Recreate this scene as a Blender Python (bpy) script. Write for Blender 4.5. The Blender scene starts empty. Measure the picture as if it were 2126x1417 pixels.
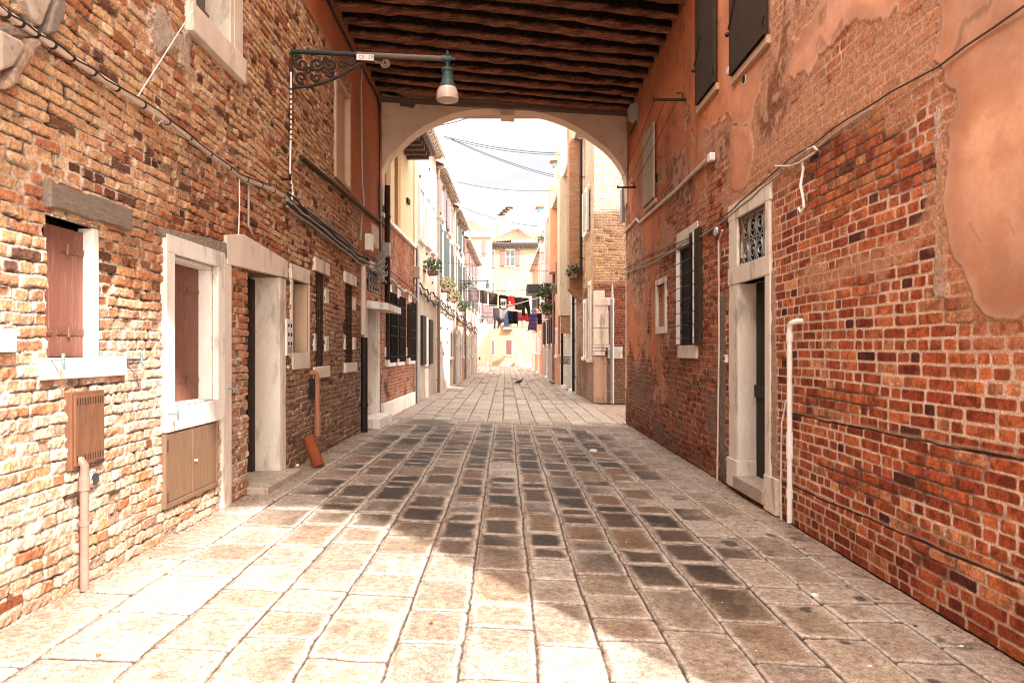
import bpy, bmesh, math, random
import numpy as np
from mathutils import Vector

S = bpy.context.scene
# ---------------------------------------------------------------- camera
FP, CX, CY, H = 1417.0, 1050.0, 727.0, 1.55          # focal length / vanishing point in photo pixels, eye height
cam = bpy.data.cameras.new('camera'); cam_o = bpy.data.objects.new('camera', cam)
S.collection.objects.link(cam_o); S.camera = cam_o
cam_o.location = (0, 0, H); cam_o.rotation_euler = (math.pi/2, 0, 0)
cam.sensor_width = 36; cam.lens = 36*FP/2126
cam.shift_x = (1063-CX)/2126; cam.shift_y = (CY-708.5)/2126
cam.clip_start = .05; cam.clip_end = 2000
# ---------------------------------------------------------------- light
SUN_DIR = Vector((.60, -.80, .86)).normalized()        # towards the sun
el = math.asin(SUN_DIR.z); az = math.atan2(SUN_DIR.x, SUN_DIR.y)
w = bpy.data.worlds.new('World'); S.world = w; w.use_nodes = True
nt = w.node_tree; nt.nodes.clear()
o = nt.nodes.new('ShaderNodeOutputWorld'); bg = nt.nodes.new('ShaderNodeBackground'); bg.inputs[1].default_value = .15
sky = nt.nodes.new('ShaderNodeTexSky'); sky.sky_type = 'NISHITA'; sky.sun_disc = False
sky.sun_elevation = el; sky.sun_rotation = az; sky.dust_density = 3; sky.air_density = 1.2; sky.ozone_density = 1
tc = nt.nodes.new('ShaderNodeTexCoord')
mp = nt.nodes.new('ShaderNodeMapping'); mp.inputs['Scale'].default_value = (1.2, .8, 4.0)
nz = nt.nodes.new('ShaderNodeTexNoise'); nz.inputs['Scale'].default_value = 2.2; nz.inputs['Detail'].default_value = 7; nz.inputs['Distortion'].default_value = .6
rp = nt.nodes.new('ShaderNodeMapRange'); rp.inputs[1].default_value = .3; rp.inputs[2].default_value = .62; rp.inputs[3].default_value = .62; rp.inputs[4].default_value = .97
mx = nt.nodes.new('ShaderNodeMix'); mx.data_type = 'RGBA'; mx.inputs[7].default_value = (8.8, 7.9, 7.0, 1)   # bright thin overcast veil
nt.links.new(tc.outputs['Generated'], mp.inputs[0]); nt.links.new(mp.outputs[0], nz.inputs['Vector'])
nt.links.new(nz.outputs[0], rp.inputs[0]); nt.links.new(rp.outputs[0], mx.inputs[0])
# the cloud veil is thin and much dimmer low over the street end (away from the sun) than overhead
sx_ = nt.nodes.new('ShaderNodeSeparateXYZ'); nt.links.new(tc.outputs['Generated'], sx_.inputs[0])
def wr(a, b, c, d, src):
    n_ = nt.nodes.new('ShaderNodeMapRange'); n_.interpolation_type = 'SMOOTHSTEP'
    for i_, v_ in zip((1, 2, 3, 4), (a, b, c, d)): n_.inputs[i_].default_value = v_
    nt.links.new(src, n_.inputs[0]); return n_.outputs[0]
zf = wr(.36, .62, 1, 0, sx_.outputs[2]); yf_ = wr(.1, .6, 0, 1, sx_.outputs[1])
ml = nt.nodes.new('ShaderNodeMath'); ml.operation = 'MULTIPLY'; nt.links.new(zf, ml.inputs[0]); nt.links.new(yf_, ml.inputs[1])
lo = nt.nodes.new('ShaderNodeMix'); lo.data_type = 'RGBA'; lo.inputs[6].default_value = (1.12, 1.14, 1.18, 1); lo.inputs[7].default_value = (1.5, 1.48, 1.47, 1)
nt.links.new(wr(.38, .60, 0, 1, nz.outputs[0]), lo.inputs[0])
fin = nt.nodes.new('ShaderNodeMix'); fin.data_type = 'RGBA'; nt.links.new(ml.outputs[0], fin.inputs[0]); nt.links.new(lo.outputs[2], fin.inputs[7])
nt.links.new(sky.outputs[0], mx.inputs[6]); nt.links.new(mx.outputs[2], fin.inputs[6]); nt.links.new(fin.outputs[2], bg.inputs[0]); nt.links.new(bg.outputs[0], o.inputs[0])
sl = bpy.data.lights.new('sun', 'SUN'); sl.energy = 2.3; sl.angle = math.radians(1.0); sl.color = (1, .95, .87)
so = bpy.data.objects.new('sun', sl); S.collection.objects.link(so)
so.rotation_euler = SUN_DIR.to_track_quat('Z', 'Y').to_euler(); so.location = (10, -14, 15)
S.view_settings.view_transform = 'Standard'; S.view_settings.look = 'None'; S.view_settings.gamma = 1
S.view_settings.exposure = 2.5
S.cycles.filter_width = 1.1; S.cycles.max_bounces = 7; S.cycles.diffuse_bounces = 4
# ---------------------------------------------------------------- helpers
RNG = random.Random(4)
def G(x, y=0):                                        # the paving falls slightly to the right
    return .102 - .0403*np.clip(x, -3.2, 3.2)
ORG = {}
def tag(o, label, cat, group=None):
    o['label'] = label; o['category'] = cat
    if group: o['group'] = group
    return o
def thing(name, label, cat, loc=(0, 0, 0), group=None):
    o = bpy.data.objects.new(name, None); S.collection.objects.link(o)
    o.empty_display_size = .2; o.location = loc; ORG[o.name] = Vector(loc)
    return tag(o, label, cat, group)
def link(name, me, mat, parent=None, org=None):
    o = bpy.data.objects.new(name, me); S.collection.objects.link(o)
    if mat is not None and not me.materials: me.materials.append(mat)
    if parent is not None:
        og = ORG[parent.name]; ORG[o.name] = og; o.parent = parent
        me.transform(__import__('mathutils').Matrix.Translation(-og))
    elif org is not None:
        og = Vector(org); ORG[o.name] = og; o.location = og
        me.transform(__import__('mathutils').Matrix.Translation(-og))
    else: ORG[o.name] = Vector((0, 0, 0))
    return o
def struct(o, kind='structure'):
    o['kind'] = kind; return o

XL, XR = -2.43, 2.53
def FL(y, z, d): return (XL + d, y, z)
def FR(y, z, d): return (XR - d, y, z)
def FL2(y, z, d): return (-2.715 + .0215*y + d, y, z)
def FR2(y, z, d): return (2.798 - .012*y - d, y, z)
def FSouth(y0):
    return lambda x, z, d: (x, y0 - d, z)
def FA(x, z, d): return (x, 13.24 + .165*(x + 2.43) - d, z)
def yl(px): return XL*FP/(px-CX)
def yr(px): return XR*FP/(px-CX)
def yl2(px): return 2.715/(.0215-(px-CX)/FP)
def yr2(px): return 2.798/((px-CX)/FP+.012)
def zz(py, y): return H-(py-CY)*y/FP
def PL(px, py, d=0): y = (XL+d)*FP/(px-CX); return (XL+d, y, zz(py, y))
def PR(px, py, d=0): y = (XR-d)*FP/(px-CX); return (XR-d, y, zz(py, y))
def PY(px, py, y): return ((px-CX)*y/FP, y, zz(py, y))

class MB:
    def __init__(s): s.bm = bmesh.new()
    def poly(s, pts):
        vs = [s.bm.verts.new(p) for p in pts]
        return s.bm.faces.new(vs)
    def hexa(s, c):                                    # 8 corners: bottom 4, top 4
        v = [s.bm.verts.new(p) for p in c]
        for f in ((0,1,2,3), (7,6,5,4), (0,4,5,1), (1,5,6,2), (2,6,7,3), (3,7,4,0)): s.bm.faces.new([v[i] for i in f])
        return s
    def box(s, x0, x1, y0, y1, z0, z1):
        return s.hexa([(x0,y0,z0),(x1,y0,z0),(x1,y1,z0),(x0,y1,z0),(x0,y0,z1),(x1,y0,z1),(x1,y1,z1),(x0,y1,z1)])
    def fb(s, F, a0, a1, z0, z1, d0, d1):
        return s.hexa([F(a0,z0,d0),F(a1,z0,d0),F(a1,z0,d1),F(a0,z0,d1),F(a0,z1,d0),F(a1,z1,d0),F(a1,z1,d1),F(a0,z1,d1)])
    def prism(s, F, pts, d0, d1):                      # outline (a,z) in wall frame, from depth d0 to d1
        a = [s.bm.verts.new(F(p[0], p[1], d0)) for p in pts]; b = [s.bm.verts.new(F(p[0], p[1], d1)) for p in pts]
        n = len(pts); s.bm.faces.new(a); s.bm.faces.new(b[::-1])
        for i in range(n): s.bm.faces.new([a[i], b[i], b[(i+1)%n], a[(i+1)%n]])
        return s
    def tube(s, pts, r, n=8, cap=True):
        pts = [Vector(p) for p in pts]; rings = []
        rr = r if isinstance(r, (list, tuple)) else [r]*len(pts)
        prev = None
        for i, p in enumerate(pts):
            t = (pts[min(i+1, len(pts)-1)] - pts[max(i-1, 0)])
            if t.length < 1e-9: t = Vector((0, 0, 1))
            t.normalize()
            if prev is None:
                u = t.orthogonal().normalized()
            else:
                u = prev - t*prev.dot(t)
                if u.length < 1e-6: u = t.orthogonal()
                u.normalize()
            prev = u; v = t.cross(u)
            rings.append([s.bm.verts.new(p + (u*math.cos(2*math.pi*k/n) + v*math.sin(2*math.pi*k/n))*rr[i]) for k in range(n)])
        for i in range(len(rings)-1):
            for k in range(n): s.bm.faces.new([rings[i][k], rings[i][(k+1)%n], rings[i+1][(k+1)%n], rings[i+1][k]])
        if cap and n > 2:
            s.bm.faces.new(rings[0][::-1]); s.bm.faces.new(rings[-1])
        return s
    def lathe(s, c, prof, n=24, axis='Z'):
        rings = []
        for r, h in prof:
            ring = []
            for k in range(n):
                a = 2*math.pi*k/n; u, v = max(r, 1e-4)*math.cos(a), max(r, 1e-4)*math.sin(a)
                p = {'Z': (u, v, h), 'X': (h, u, v), 'Y': (u, h, v)}[axis]
                ring.append(s.bm.verts.new((c[0]+p[0], c[1]+p[1], c[2]+p[2])))
            rings.append(ring)
        for i in range(len(rings)-1):
            for k in range(n): s.bm.faces.new([rings[i][k], rings[i][(k+1)%n], rings[i+1][(k+1)%n], rings[i+1][k]])
        s.bm.faces.new(rings[0][::-1]); s.bm.faces.new(rings[-1])
        return s
    def blob(s, c, r, sub=2, sc=(1, 1, 1), noise=0, seed=0):
        rg = random.Random(seed)
        q = bmesh.ops.create_icosphere(s.bm, subdivisions=sub, radius=1)['verts']
        for v in q:
            k = 1+noise*(rg.random()-.5)
            v.co = Vector((c[0]+v.co.x*r*sc[0]*k, c[1]+v.co.y*r*sc[1]*k, c[2]+v.co.z*r*sc[2]*k))
        return s
    def build(s, name, mat, parent=None, smooth=False, bevel=0, org=None, angle=40):
        bmesh.ops.recalc_face_normals(s.bm, faces=s.bm.faces)
        me = bpy.data.meshes.new(name); s.bm.to_mesh(me); s.bm.free()
        if smooth:
            me.polygons.foreach_set('use_smooth', [True]*len(me.polygons))
            try: me.set_sharp_from_angle(angle=math.radians(angle))
            except Exception: pass
        o = link(name, me, mat, parent, org)
        if bevel:
            m = o.modifiers.new('bevel', 'BEVEL'); m.width = bevel; m.segments = 2; m.limit_method = 'ANGLE'
        return o

def sag(p, q, s, n=10):
    p, q = Vector(p), Vector(q)
    return [p.lerp(q, t/n) - Vector((0, 0, s*4*(t/n)*(1-t/n))) for t in range(n+1)]
def wob(pts, amp, seed=0, per=3):                      # subdivide a polyline and make it irregular
    rg = random.Random(seed); out = []
    pts = [Vector(p) for p in pts]
    for a, b in zip(pts, pts[1:]):
        for i in range(per):
            p = a.lerp(b, i/per)
            out.append(p + Vector((rg.uniform(-.3, .3)*amp, 0, rg.uniform(-1, 1)*amp)))
    out.append(pts[-1]); return out

# ---------------------------------------------------------------- materials
def shader(name, rough=.8, metal=0, spec=.3):
    m = bpy.data.materials.new(name); m.use_nodes = True
    b = m.node_tree.nodes['Principled BSDF']; b.inputs['Roughness'].default_value = rough; b.inputs['Metallic'].default_value = metal
    b.inputs['Specular IOR Level'].default_value = spec
    return m, m.node_tree, b
def N(t, kind, **kw):
    n = t.nodes.new(kind)
    for k, v in kw.items():
        if k.startswith('i_'):
            n.inputs[k[2:].replace('_', ' ')].default_value = v
        else: setattr(n, k, v)
    return n
def noise(t, scale, detail=5, rough=.55, dist=0, vec=None, stretch=None):
    g = N(t, 'ShaderNodeNewGeometry'); src = g.outputs['Position'] if vec is None else vec
    if stretch:
        m = N(t, 'ShaderNodeMapping'); m.inputs['Scale'].default_value = stretch; t.links.new(src, m.inputs[0]); src = m.outputs[0]
    n = N(t, 'ShaderNodeTexNoise'); n.inputs['Scale'].default_value = scale; n.inputs['Detail'].default_value = detail
    n.inputs['Roughness'].default_value = rough; n.inputs['Distortion'].default_value = dist
    t.links.new(src, n.inputs['Vector']); return n.outputs[0]
def mrange(t, v, a, b, c=0, d=1):
    m = N(t, 'ShaderNodeMapRange'); m.inputs[1].default_value = a; m.inputs[2].default_value = b; m.inputs[3].default_value = c; m.inputs[4].default_value = d
    t.links.new(v, m.inputs[0]); return m.outputs[0]
def mixc(t, f, a, b, mode='MIX'):
    m = N(t, 'ShaderNodeMix', data_type='RGBA', blend_type=mode)
    for idx, v in ((0, f), (6, a), (7, b)):
        if isinstance(v, (int, float)): m.inputs[idx].default_value = v
        elif isinstance(v, (tuple, list)): m.inputs[idx].default_value = (*v[:3], 1)
        else: t.links.new(v, m.inputs[idx])
    return m.outputs[2]
def bump(t, b, h, strength=.4, dist=.01):
    n = N(t, 'ShaderNodeBump'); n.inputs['Strength'].default_value = strength; n.inputs['Distance'].default_value = dist
    t.links.new(h, n.inputs['Height']); t.links.new(n.outputs[0], b.inputs['Normal'])
def M(name, c, c2=None, scale=6, rough=.8, metal=0, spec=.3, bs=.25, bd=.004, bscale=60, stretch=None, lo=.35, hi=.68, c3=None, s3=25):
    m, t, b = shader(name, rough, metal, spec)
    if c2 is None: c2 = tuple(x*.7 for x in c)
    col = mixc(t, mrange(t, noise(t, scale, 6, .6, .3, stretch=stretch), lo, hi), c, c2)
    if c3: col = mixc(t, mrange(t, noise(t, s3, 4, .6, .2, stretch=stretch), .55, .66), col, c3)
    fine = noise(t, bscale, 4, .6, stretch=stretch)
    col = mixc(t, .35, col, mixc(t, fine, tuple(x*.6 for x in c), tuple(min(1, x*1.3) for x in c)))
    t.links.new(col, b.inputs['Base Color'])
    if bs: bump(t, b, fine, bs, bd)
    return m
def M_attr(name, rough=.9, bs=.5, bd=.006, sc=55):
    m, t, b = shader(name, rough, 0, .25)
    at = N(t, 'ShaderNodeAttribute', attribute_name='Col')
    n1 = noise(t, sc, 6, .65); n2 = noise(t, sc*4, 3, .6); n3 = noise(t, 9, 5, .6)
    al = N(t, 'ShaderNodeMapRange'); al.inputs[3].default_value = 1; al.inputs[4].default_value = .12; t.links.new(at.outputs['Alpha'], al.inputs[0])
    def soft(v):
        q_ = N(t, 'ShaderNodeMath', operation='SUBTRACT'); q_.inputs[1].default_value = .5; t.links.new(v, q_.inputs[0])
        r_ = N(t, 'ShaderNodeMath', operation='MULTIPLY_ADD'); r_.inputs[2].default_value = .5; t.links.new(q_.outputs[0], r_.inputs[0]); t.links.new(al.outputs[0], r_.inputs[1]); return r_.outputs[0]
    n1 = soft(n1); n2 = soft(n2)
    c = mixc(t, mrange(t, n1, .36, .60, .85, 0), at.outputs['Color'], mixc(t, 1.0, at.outputs['Color'], (.50, .43, .38), 'MULTIPLY'))
    c = mixc(t, mrange(t, n2, .40, .48, .6, 0), c, mixc(t, 1.0, c, (.45, .38, .34), 'MULTIPLY'))
    c = mixc(t, mrange(t, n2, .55, .7, 0, .6), c, mixc(t, 1.0, c, (1.5, 1.45, 1.4), 'MULTIPLY'))
    c = mixc(t, mrange(t, n3, .35, .7, 0, .3), c, mixc(t, 1.0, c, (.7, .66, .62), 'MULTIPLY'))
    t.links.new(c, b.inputs['Base Color'])
    ad = N(t, 'ShaderNodeMath', operation='MULTIPLY_ADD'); ad.inputs[1].default_value = .35; t.links.new(n2, ad.inputs[0]); t.links.new(n1, ad.inputs[2])
    bump(t, b, ad.outputs[0], bs, bd)
    return m
def M_brick(name, c1, c2, mort, axis='y', scale=1.0, bs=.7):   # shader bricks for far or hidden walls
    m, t, b = shader(name, .92, 0, .2)
    g = N(t, 'ShaderNodeNewGeometry'); sp = N(t, 'ShaderNodeSeparateXYZ'); t.links.new(g.outputs['Position'], sp.inputs[0])
    sm_ = N(t, 'ShaderNodeMath', operation='ADD'); t.links.new(sp.outputs[0], sm_.inputs[0]); t.links.new(sp.outputs[1], sm_.inputs[1])
    cb = N(t, 'ShaderNodeCombineXYZ'); t.links.new(sm_.outputs[0], cb.inputs[0]); t.links.new(sp.outputs[2], cb.inputs[1])
    ds = N(t, 'ShaderNodeTexNoise'); ds.inputs['Scale'].default_value = 5; t.links.new(g.outputs['Position'], ds.inputs['Vector'])
    vm = N(t, 'ShaderNodeVectorMath', operation='MULTIPLY_ADD'); vm.inputs[1].default_value = (.05, .05, .05); t.links.new(ds.outputs[1], vm.inputs[0]); t.links.new(cb.outputs[0], vm.inputs[2])
    br = N(t, 'ShaderNodeTexBrick'); t.links.new(vm.outputs[0], br.inputs['Vector'])
    br.inputs['Scale'].default_value = 1; br.inputs['Brick Width'].default_value = .24*scale; br.inputs['Row Height'].default_value = .072*scale
    br.inputs['Mortar Size'].default_value = .007*scale; br.inputs['Mortar Smooth'].default_value = .4; br.inputs['Bias'].default_value = 0
    br.inputs['Color1'].default_value = (*c1, 1); br.inputs['Color2'].default_value = (*c2, 1); br.inputs['Mortar'].default_value = (*mort, 1)
    n1 = noise(t, 3, 6, .65); n2 = noise(t, 30, 5, .65)
    c = mixc(t, mrange(t, n1, .4, .7, 0, .6), br.outputs['Color'], mort)
    c = mixc(t, mrange(t, n2, .35, .65, .7, 0), c, mixc(t, 1.0, c, (.5, .45, .4), 'MULTIPLY'))
    t.links.new(c, b.inputs['Base Color'])
    hh = N(t, 'ShaderNodeMath', operation='MULTIPLY_ADD'); hh.inputs[1].default_value = .5; t.links.new(n2, hh.inputs[0])
    iv = N(t, 'ShaderNodeMath', operation='SUBTRACT'); iv.inputs[0].default_value = 1; t.links.new(br.outputs['Fac'], iv.inputs[1]); t.links.new(iv.outputs[0], hh.inputs[2])
    bump(t, b, hh.outputs[0], bs, .012)
    return m

STONE = M('istrian_stone', (.76, .68, .59), (.60, .50, .41), 3.5, .75, c3=(.27, .20, .15), s3=5, bs=.7, bd=.006, stretch=(1.2, 1.2, .35))
STONE_W = M('white_stone', (.84, .80, .75), (.70, .63, .56), 4, .7, c3=(.40, .32, .26), s3=7, bs=.5, bd=.005, stretch=(1.2, 1.2, .4))
STONE_D = M('weathered_stone', (.46, .38, .31), (.28, .21, .16), 7, .9, c3=(.12, .09, .07), bs=.6, bd=.01, bscale=40)
RUBBLE = M('rubble_mortar', (.33, .27, .21), (.15, .11, .08), 22, .95, c3=(.5, .42, .35), s3=40, bs=1, bd=.03, bscale=45)
BEIGE = M('beige_render', (.55, .38, .26), (.46, .30, .20), 4, .85, bs=.25, bd=.003)
SHUT = M('brown_painted_wood', (.19, .075, .05), (.13, .05, .035), 4, .55, c3=(.27, .13, .095), s3=8, bs=.2, bd=.003, stretch=(6, 6, .6))
SHUT_L = M('dusty_brown_hinge', (.22, .10, .07), (.15, .06, .04), 30, .5, .3)
DARKWOOD = M('dark_weathered_wood', (.045, .025, .016), (.014, .009, .007), 10, .8, c3=(.10, .06, .04), bs=.5, bd=.006, stretch=(8, 8, .7))
DARKPAINT = M('dark_painted_wood', (.012, .009, .008), (.006, .005, .004), 8, .6, bs=.2)
WOOD = M('oak_stained_wood', (.19, .11, .066), (.11, .062, .036), 7, .7, c3=(.12, .06, .03), s3=12, bs=.3, bd=.003, stretch=(9, 9, .9))
BEAMWOOD = M('old_lintel_wood', (.24, .19, .15), (.13, .10, .08), 9, .85, c3=(.05, .035, .028), bs=.5, bd=.006, stretch=(6, .8, 6))
RUSTY = M('rusty_metal', (.21, .095, .05), (.13, .058, .032), 14, .7, .3, c3=(.10, .05, .035), bs=.4, bd=.003, stretch=(1.5, 1.5, .3))
IRON = M('black_iron', (.022, .018, .016), (.05, .03, .02), 20, .6, .6)
IRONRUST = M('rusty_iron', (.05, .03, .022), (.12, .06, .035), 25, .75, .5, bs=.5)
PIPE_P = M('pinkish_painted_pipe', (.27, .165, .125), (.19, .11, .085), 9, .55)
HOOKM = M('grey_blue_iron', (.20, .26, .27), (.12, .15, .16), 30, .6, .3)
ZINC = M('galvanised_steel', (.42, .44, .45), (.3, .3, .3), 18, .45, .7)
GREENP = M('verdigris_paint', (.04, .085, .09), (.028, .06, .065), 18, .55, .2, c3=(.20, .10, .06), s3=22, bs=.3)
GREENR = M('chipped_green_paint', (.16, .10, .07), (.05, .12, .115), 16, .7, .2, c3=(.24, .13, .08), s3=25, bs=.5)
GLASSL = M('frosted_lamp_glass', (.60, .47, .40), (.5, .38, .33), 30, .25, spec=.6, bs=.1)
GLASSW = M('lamp_glass_underside', (.85, .80, .76), (.75, .7, .66), 30, .25, spec=.6)
PVC_B = M('beige_conduit', (.66, .54, .46), (.5, .38, .3), 12, .5, bs=.05)
PVC_W = M('white_plastic_pipe', (.82, .77, .73), (.7, .62, .56), 9, .45, bs=.05)
PVC_O = M('brown_plastic_pipe', (.36, .15, .085), (.27, .11, .06), 9, .5, bs=.1)
ORANGE_P = M('orange_corrugated_plastic', (.32, .085, .035), (.20, .05, .025), 12, .55, bs=.1)
CABLE = M('black_cable', (.02, .017, .015), (.04, .035, .03), 30, .6, bs=0)
CABLE_G = M('grey_cable', (.42, .37, .33), (.2, .17, .15), 25, .6, bs=0)
WHITEP = M('white_plastic', (.80, .77, .73), (.68, .63, .58), 10, .4, bs=.03)
GREYP = M('grey_plastic', (.36, .34, .32), (.26, .24, .23), 12, .5, bs=.05)
BLACK = M('black_void', (.008, .007, .006), (.012, .01, .008), 6, .9, bs=0)
GLASS = M('dark_window_glass', (.03, .03, .035), (.05, .05, .055), 3, .08, spec=.8, bs=0)
BACK_BRICK_Y = M_brick('old_brick_far', (.30, .12, .055), (.44, .22, .10), (.36, .27, .2))
BACK_BRICK_X = M_brick('old_brick_facing', (.34, .15, .07), (.46, .25, .12), (.42, .33, .25), 'x')
TILE = M('clay_roof_tiles', (.42, .19, .11), (.30, .14, .085), 5, .85, c3=(.5, .33, .24), s3=9, bs=.5, bd=.02)
A_BRICK = M_attr('eroded_brick_masonry', .92, .7, .006, 60)
A_PAVE = M_attr('trachyte_paving', .66, .5, .005, 26)
# ---------------------------------------------------------------- numeric noise
def hsh(i, j, s=0):
    n = (i.astype(np.int64)*374761393 + j.astype(np.int64)*668265263 + s*974711) & 0xffffffff
    n = ((n ^ (n >> 13))*1274126177) & 0xffffffff
    n = ((n ^ (n >> 15))*668265263) & 0xffffffff
    return ((n ^ (n >> 16)) & 0xffffff)/16777215.0
def vn(x, y, s=0):
    xi, yi = np.floor(x), np.floor(y); fx, fy = x-xi, y-yi
    fx = fx*fx*(3-2*fx); fy = fy*fy*(3-2*fy)
    a, b, c, d = hsh(xi, yi, s), hsh(xi+1, yi, s), hsh(xi, yi+1, s), hsh(xi+1, yi+1, s)
    return (a*(1-fx)+b*fx)*(1-fy)+(c*(1-fx)+d*fx)*fy
def fbm(x, y, o=4, s=0):
    v, a, t = 0, .5, 0
    for k in range(o):
        v = v + a*vn(x*2**k+17.3*k, y*2**k+9.1*k, s+k); t += a; a *= .5
    return v/t
def ss(a, b, x):
    t = np.clip((x-a)/(b-a), 0, 1); return t*t*(3-2*t)
def mixv(a, b, f):
    return a*(1-f[..., None])+b*f[..., None]
def C(*c): return np.array(c, float)
def sdf(y, z, poly):                                   # signed distance to polygon, >0 inside
    ins = np.zeros(y.shape, bool); dist = np.full(y.shape, 1e9)
    n = len(poly)
    for i in range(n):
        (x1, y1), (x2, y2) = poly[i], poly[(i+1) % n]
        c = ((y1 > z) != (y2 > z)) & (y < (x2-x1)*(z-y1)/((y2-y1) if y2 != y1 else 1e-9)+x1)
        ins ^= c
        dx, dy = x2-x1, y2-y1; t = np.clip(((y-x1)*dx+(z-y1)*dy)/(dx*dx+dy*dy+1e-12), 0, 1)
        dist = np.minimum(dist, np.hypot(y-(x1+t*dx), z-(y1+t*dy)))
    return np.where(ins, dist, -dist)
def bricks(y, z, h, L, seed, mort=.011, wob_=1.0, header=.45):
    yw = y + (fbm(y*2.2, z*2.2, 3, seed)-.5)*.05*wob_ + (vn(y*25, z*25, seed+3)-.5)*.008*wob_
    zw = z + (fbm(y*.9, z*.9, 3, seed+7)-.5)*.07*wob_ + (vn(y*9, z*9, seed+5)-.5)*.012*wob_ + (vn(y*40, z*40, seed+6)-.5)*.004*wob_
    r = np.floor(zw/h); fz = zw/h-r
    o = hsh(r, r*0, seed+11)*L*3; u = (yw+o)/L; b = np.floor(u); fu = u-b
    jt = (hsh(b, r, seed+13)-.5)*.14; fu = fu+jt*np.sin(np.pi*fu)
    sp = hsh(b, r, seed+12) < header
    wd = np.where(sp, L/2, L); idn = np.where(sp, b*2+(fu > .5), b*2); fu = np.where(sp, (fu*2) % 1, fu)
    dx = np.minimum(fu, 1-fu)*wd*.72; dz = np.minimum(fz, 1-fz)*h
    k = .014; e = np.minimum(dx, dz) - np.maximum(k-np.abs(dx-dz), 0)**2/(4*k)
    return idn, r, e, fu, fz
def relief(name, F, ys, zs, holes, fn, mat, parent, reveal=-.32):
    ys = np.unique(np.round(np.concatenate([ys]+[[h[0], h[1]] for h in holes]), 5))
    zs = np.unique(np.round(np.concatenate([zs]+[[h[2], h[3]] for h in holes]), 5))
    Y, Z = np.meshgrid(ys, zs)
    res = fn(Y, Z); d, col = res[0], res[1]; col = np.concatenate([col, (res[2] if len(res) > 2 else np.zeros(Y.shape))[..., None]], -1)
    ny, nzv = len(ys), len(zs)
    P = F(Y, Z, d); V = np.stack([np.broadcast_to(p, Y.shape) for p in P], -1).reshape(-1, 3)
    Cc = col.reshape(-1, 4)
    idx = np.arange(ny*nzv).reshape(nzv, ny)
    yc = (Y[:-1, :-1]+Y[1:, 1:])/2; zc = (Z[:-1, :-1]+Z[1:, 1:])/2
    keep = np.ones(yc.shape, bool)
    for h in holes: keep &= ~((yc > h[0]) & (yc < h[1]) & (zc > h[2]) & (zc < h[3]))
    q = np.stack([idx[:-1, :-1], idx[:-1, 1:], idx[1:, 1:], idx[1:, :-1]], -1)[keep]
    Vs, Cs, Qs = [V], [Cc], [q]; base = len(V)
    for h in holes:
        dep = h[4] if len(h) > 4 else reveal
        i0, i1 = np.searchsorted(ys, h[0]-1e-6), np.searchsorted(ys, h[1]-1e-6)
        j0, j1 = np.searchsorted(zs, h[2]-1e-6), np.searchsorted(zs, h[3]-1e-6)
        i1 = min(i1, ny-1); j1 = min(j1, nzv-1)
        ring = [idx[j0, i] for i in range(i0, i1)]+[idx[j, i1] for j in range(j0, j1)]+[idx[j1, i] for i in range(i1, i0, -1)]+[idx[j, i0] for j in range(j1, j0, -1)]
        ring = np.array(ring); yy, zz_ = Y.reshape(-1)[ring], Z.reshape(-1)[ring]
        prev = ring
        for s in (.15, .5, 1.0):
            dd = np.full(len(ring), dep*s) + (vn(yy*20+s*9, zz_*20)-.5)*.012*(s < 1)
            p = F(yy, zz_, dd); p = np.stack([np.broadcast_to(a, yy.shape) for a in p], -1)
            new = base+np.arange(len(ring)); base += len(ring)
            Vs.append(p); Cs.append(Cc[ring]); Qs.append(np.stack([prev, new, np.roll(new, -1), np.roll(prev, -1)], -1)); prev = new
    V = np.concatenate(Vs); Cc = np.concatenate(Cs); Q = np.concatenate(Qs).astype(np.int32)
    # orientation: make the front face point along +d
    a, b, c = V[Q[0, 0]], V[Q[0, 1]], V[Q[0, 2]]; nrm = np.cross(b-a, c-a)
    f0 = np.array(F(1.0, 1.0, 0.0), float); f1 = np.array(F(1.0, 1.0, 1.0), float)
    if np.dot(nrm, f1-f0) < 0: Q = Q[:, ::-1].copy()
    return npmesh(name, V, Q, Cc, mat, parent)
def npmesh(name, V, Q, Cc, mat, parent):
    me = bpy.data.meshes.new(name)
    me.vertices.add(len(V)); me.vertices.foreach_set('co', V.astype(np.float32).ravel())
    me.loops.add(Q.size); me.loops.foreach_set('vertex_index', Q.ravel().astype(np.int32))
    me.polygons.add(len(Q)); me.polygons.foreach_set('loop_start', np.arange(0, Q.size, 4, dtype=np.int32))
    me.polygons.foreach_set('use_smooth', np.ones(len(Q), bool))
    me.update(calc_edges=True)
    at = me.color_attributes.new('Col', 'FLOAT_COLOR', 'POINT')
    at.data.foreach_set('color', (np.clip(Cc, 0, 1) if Cc.shape[1] == 4 else np.concatenate([np.clip(Cc, 0, 1), np.zeros((len(Cc), 1))], 1)).astype(np.float32).ravel())
    return link(name, me, mat, parent)
def geo(a, b, k):
    n = int(math.log(b/a)/k)+1; return a*np.exp(np.linspace(0, math.log(b/a), n))

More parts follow.
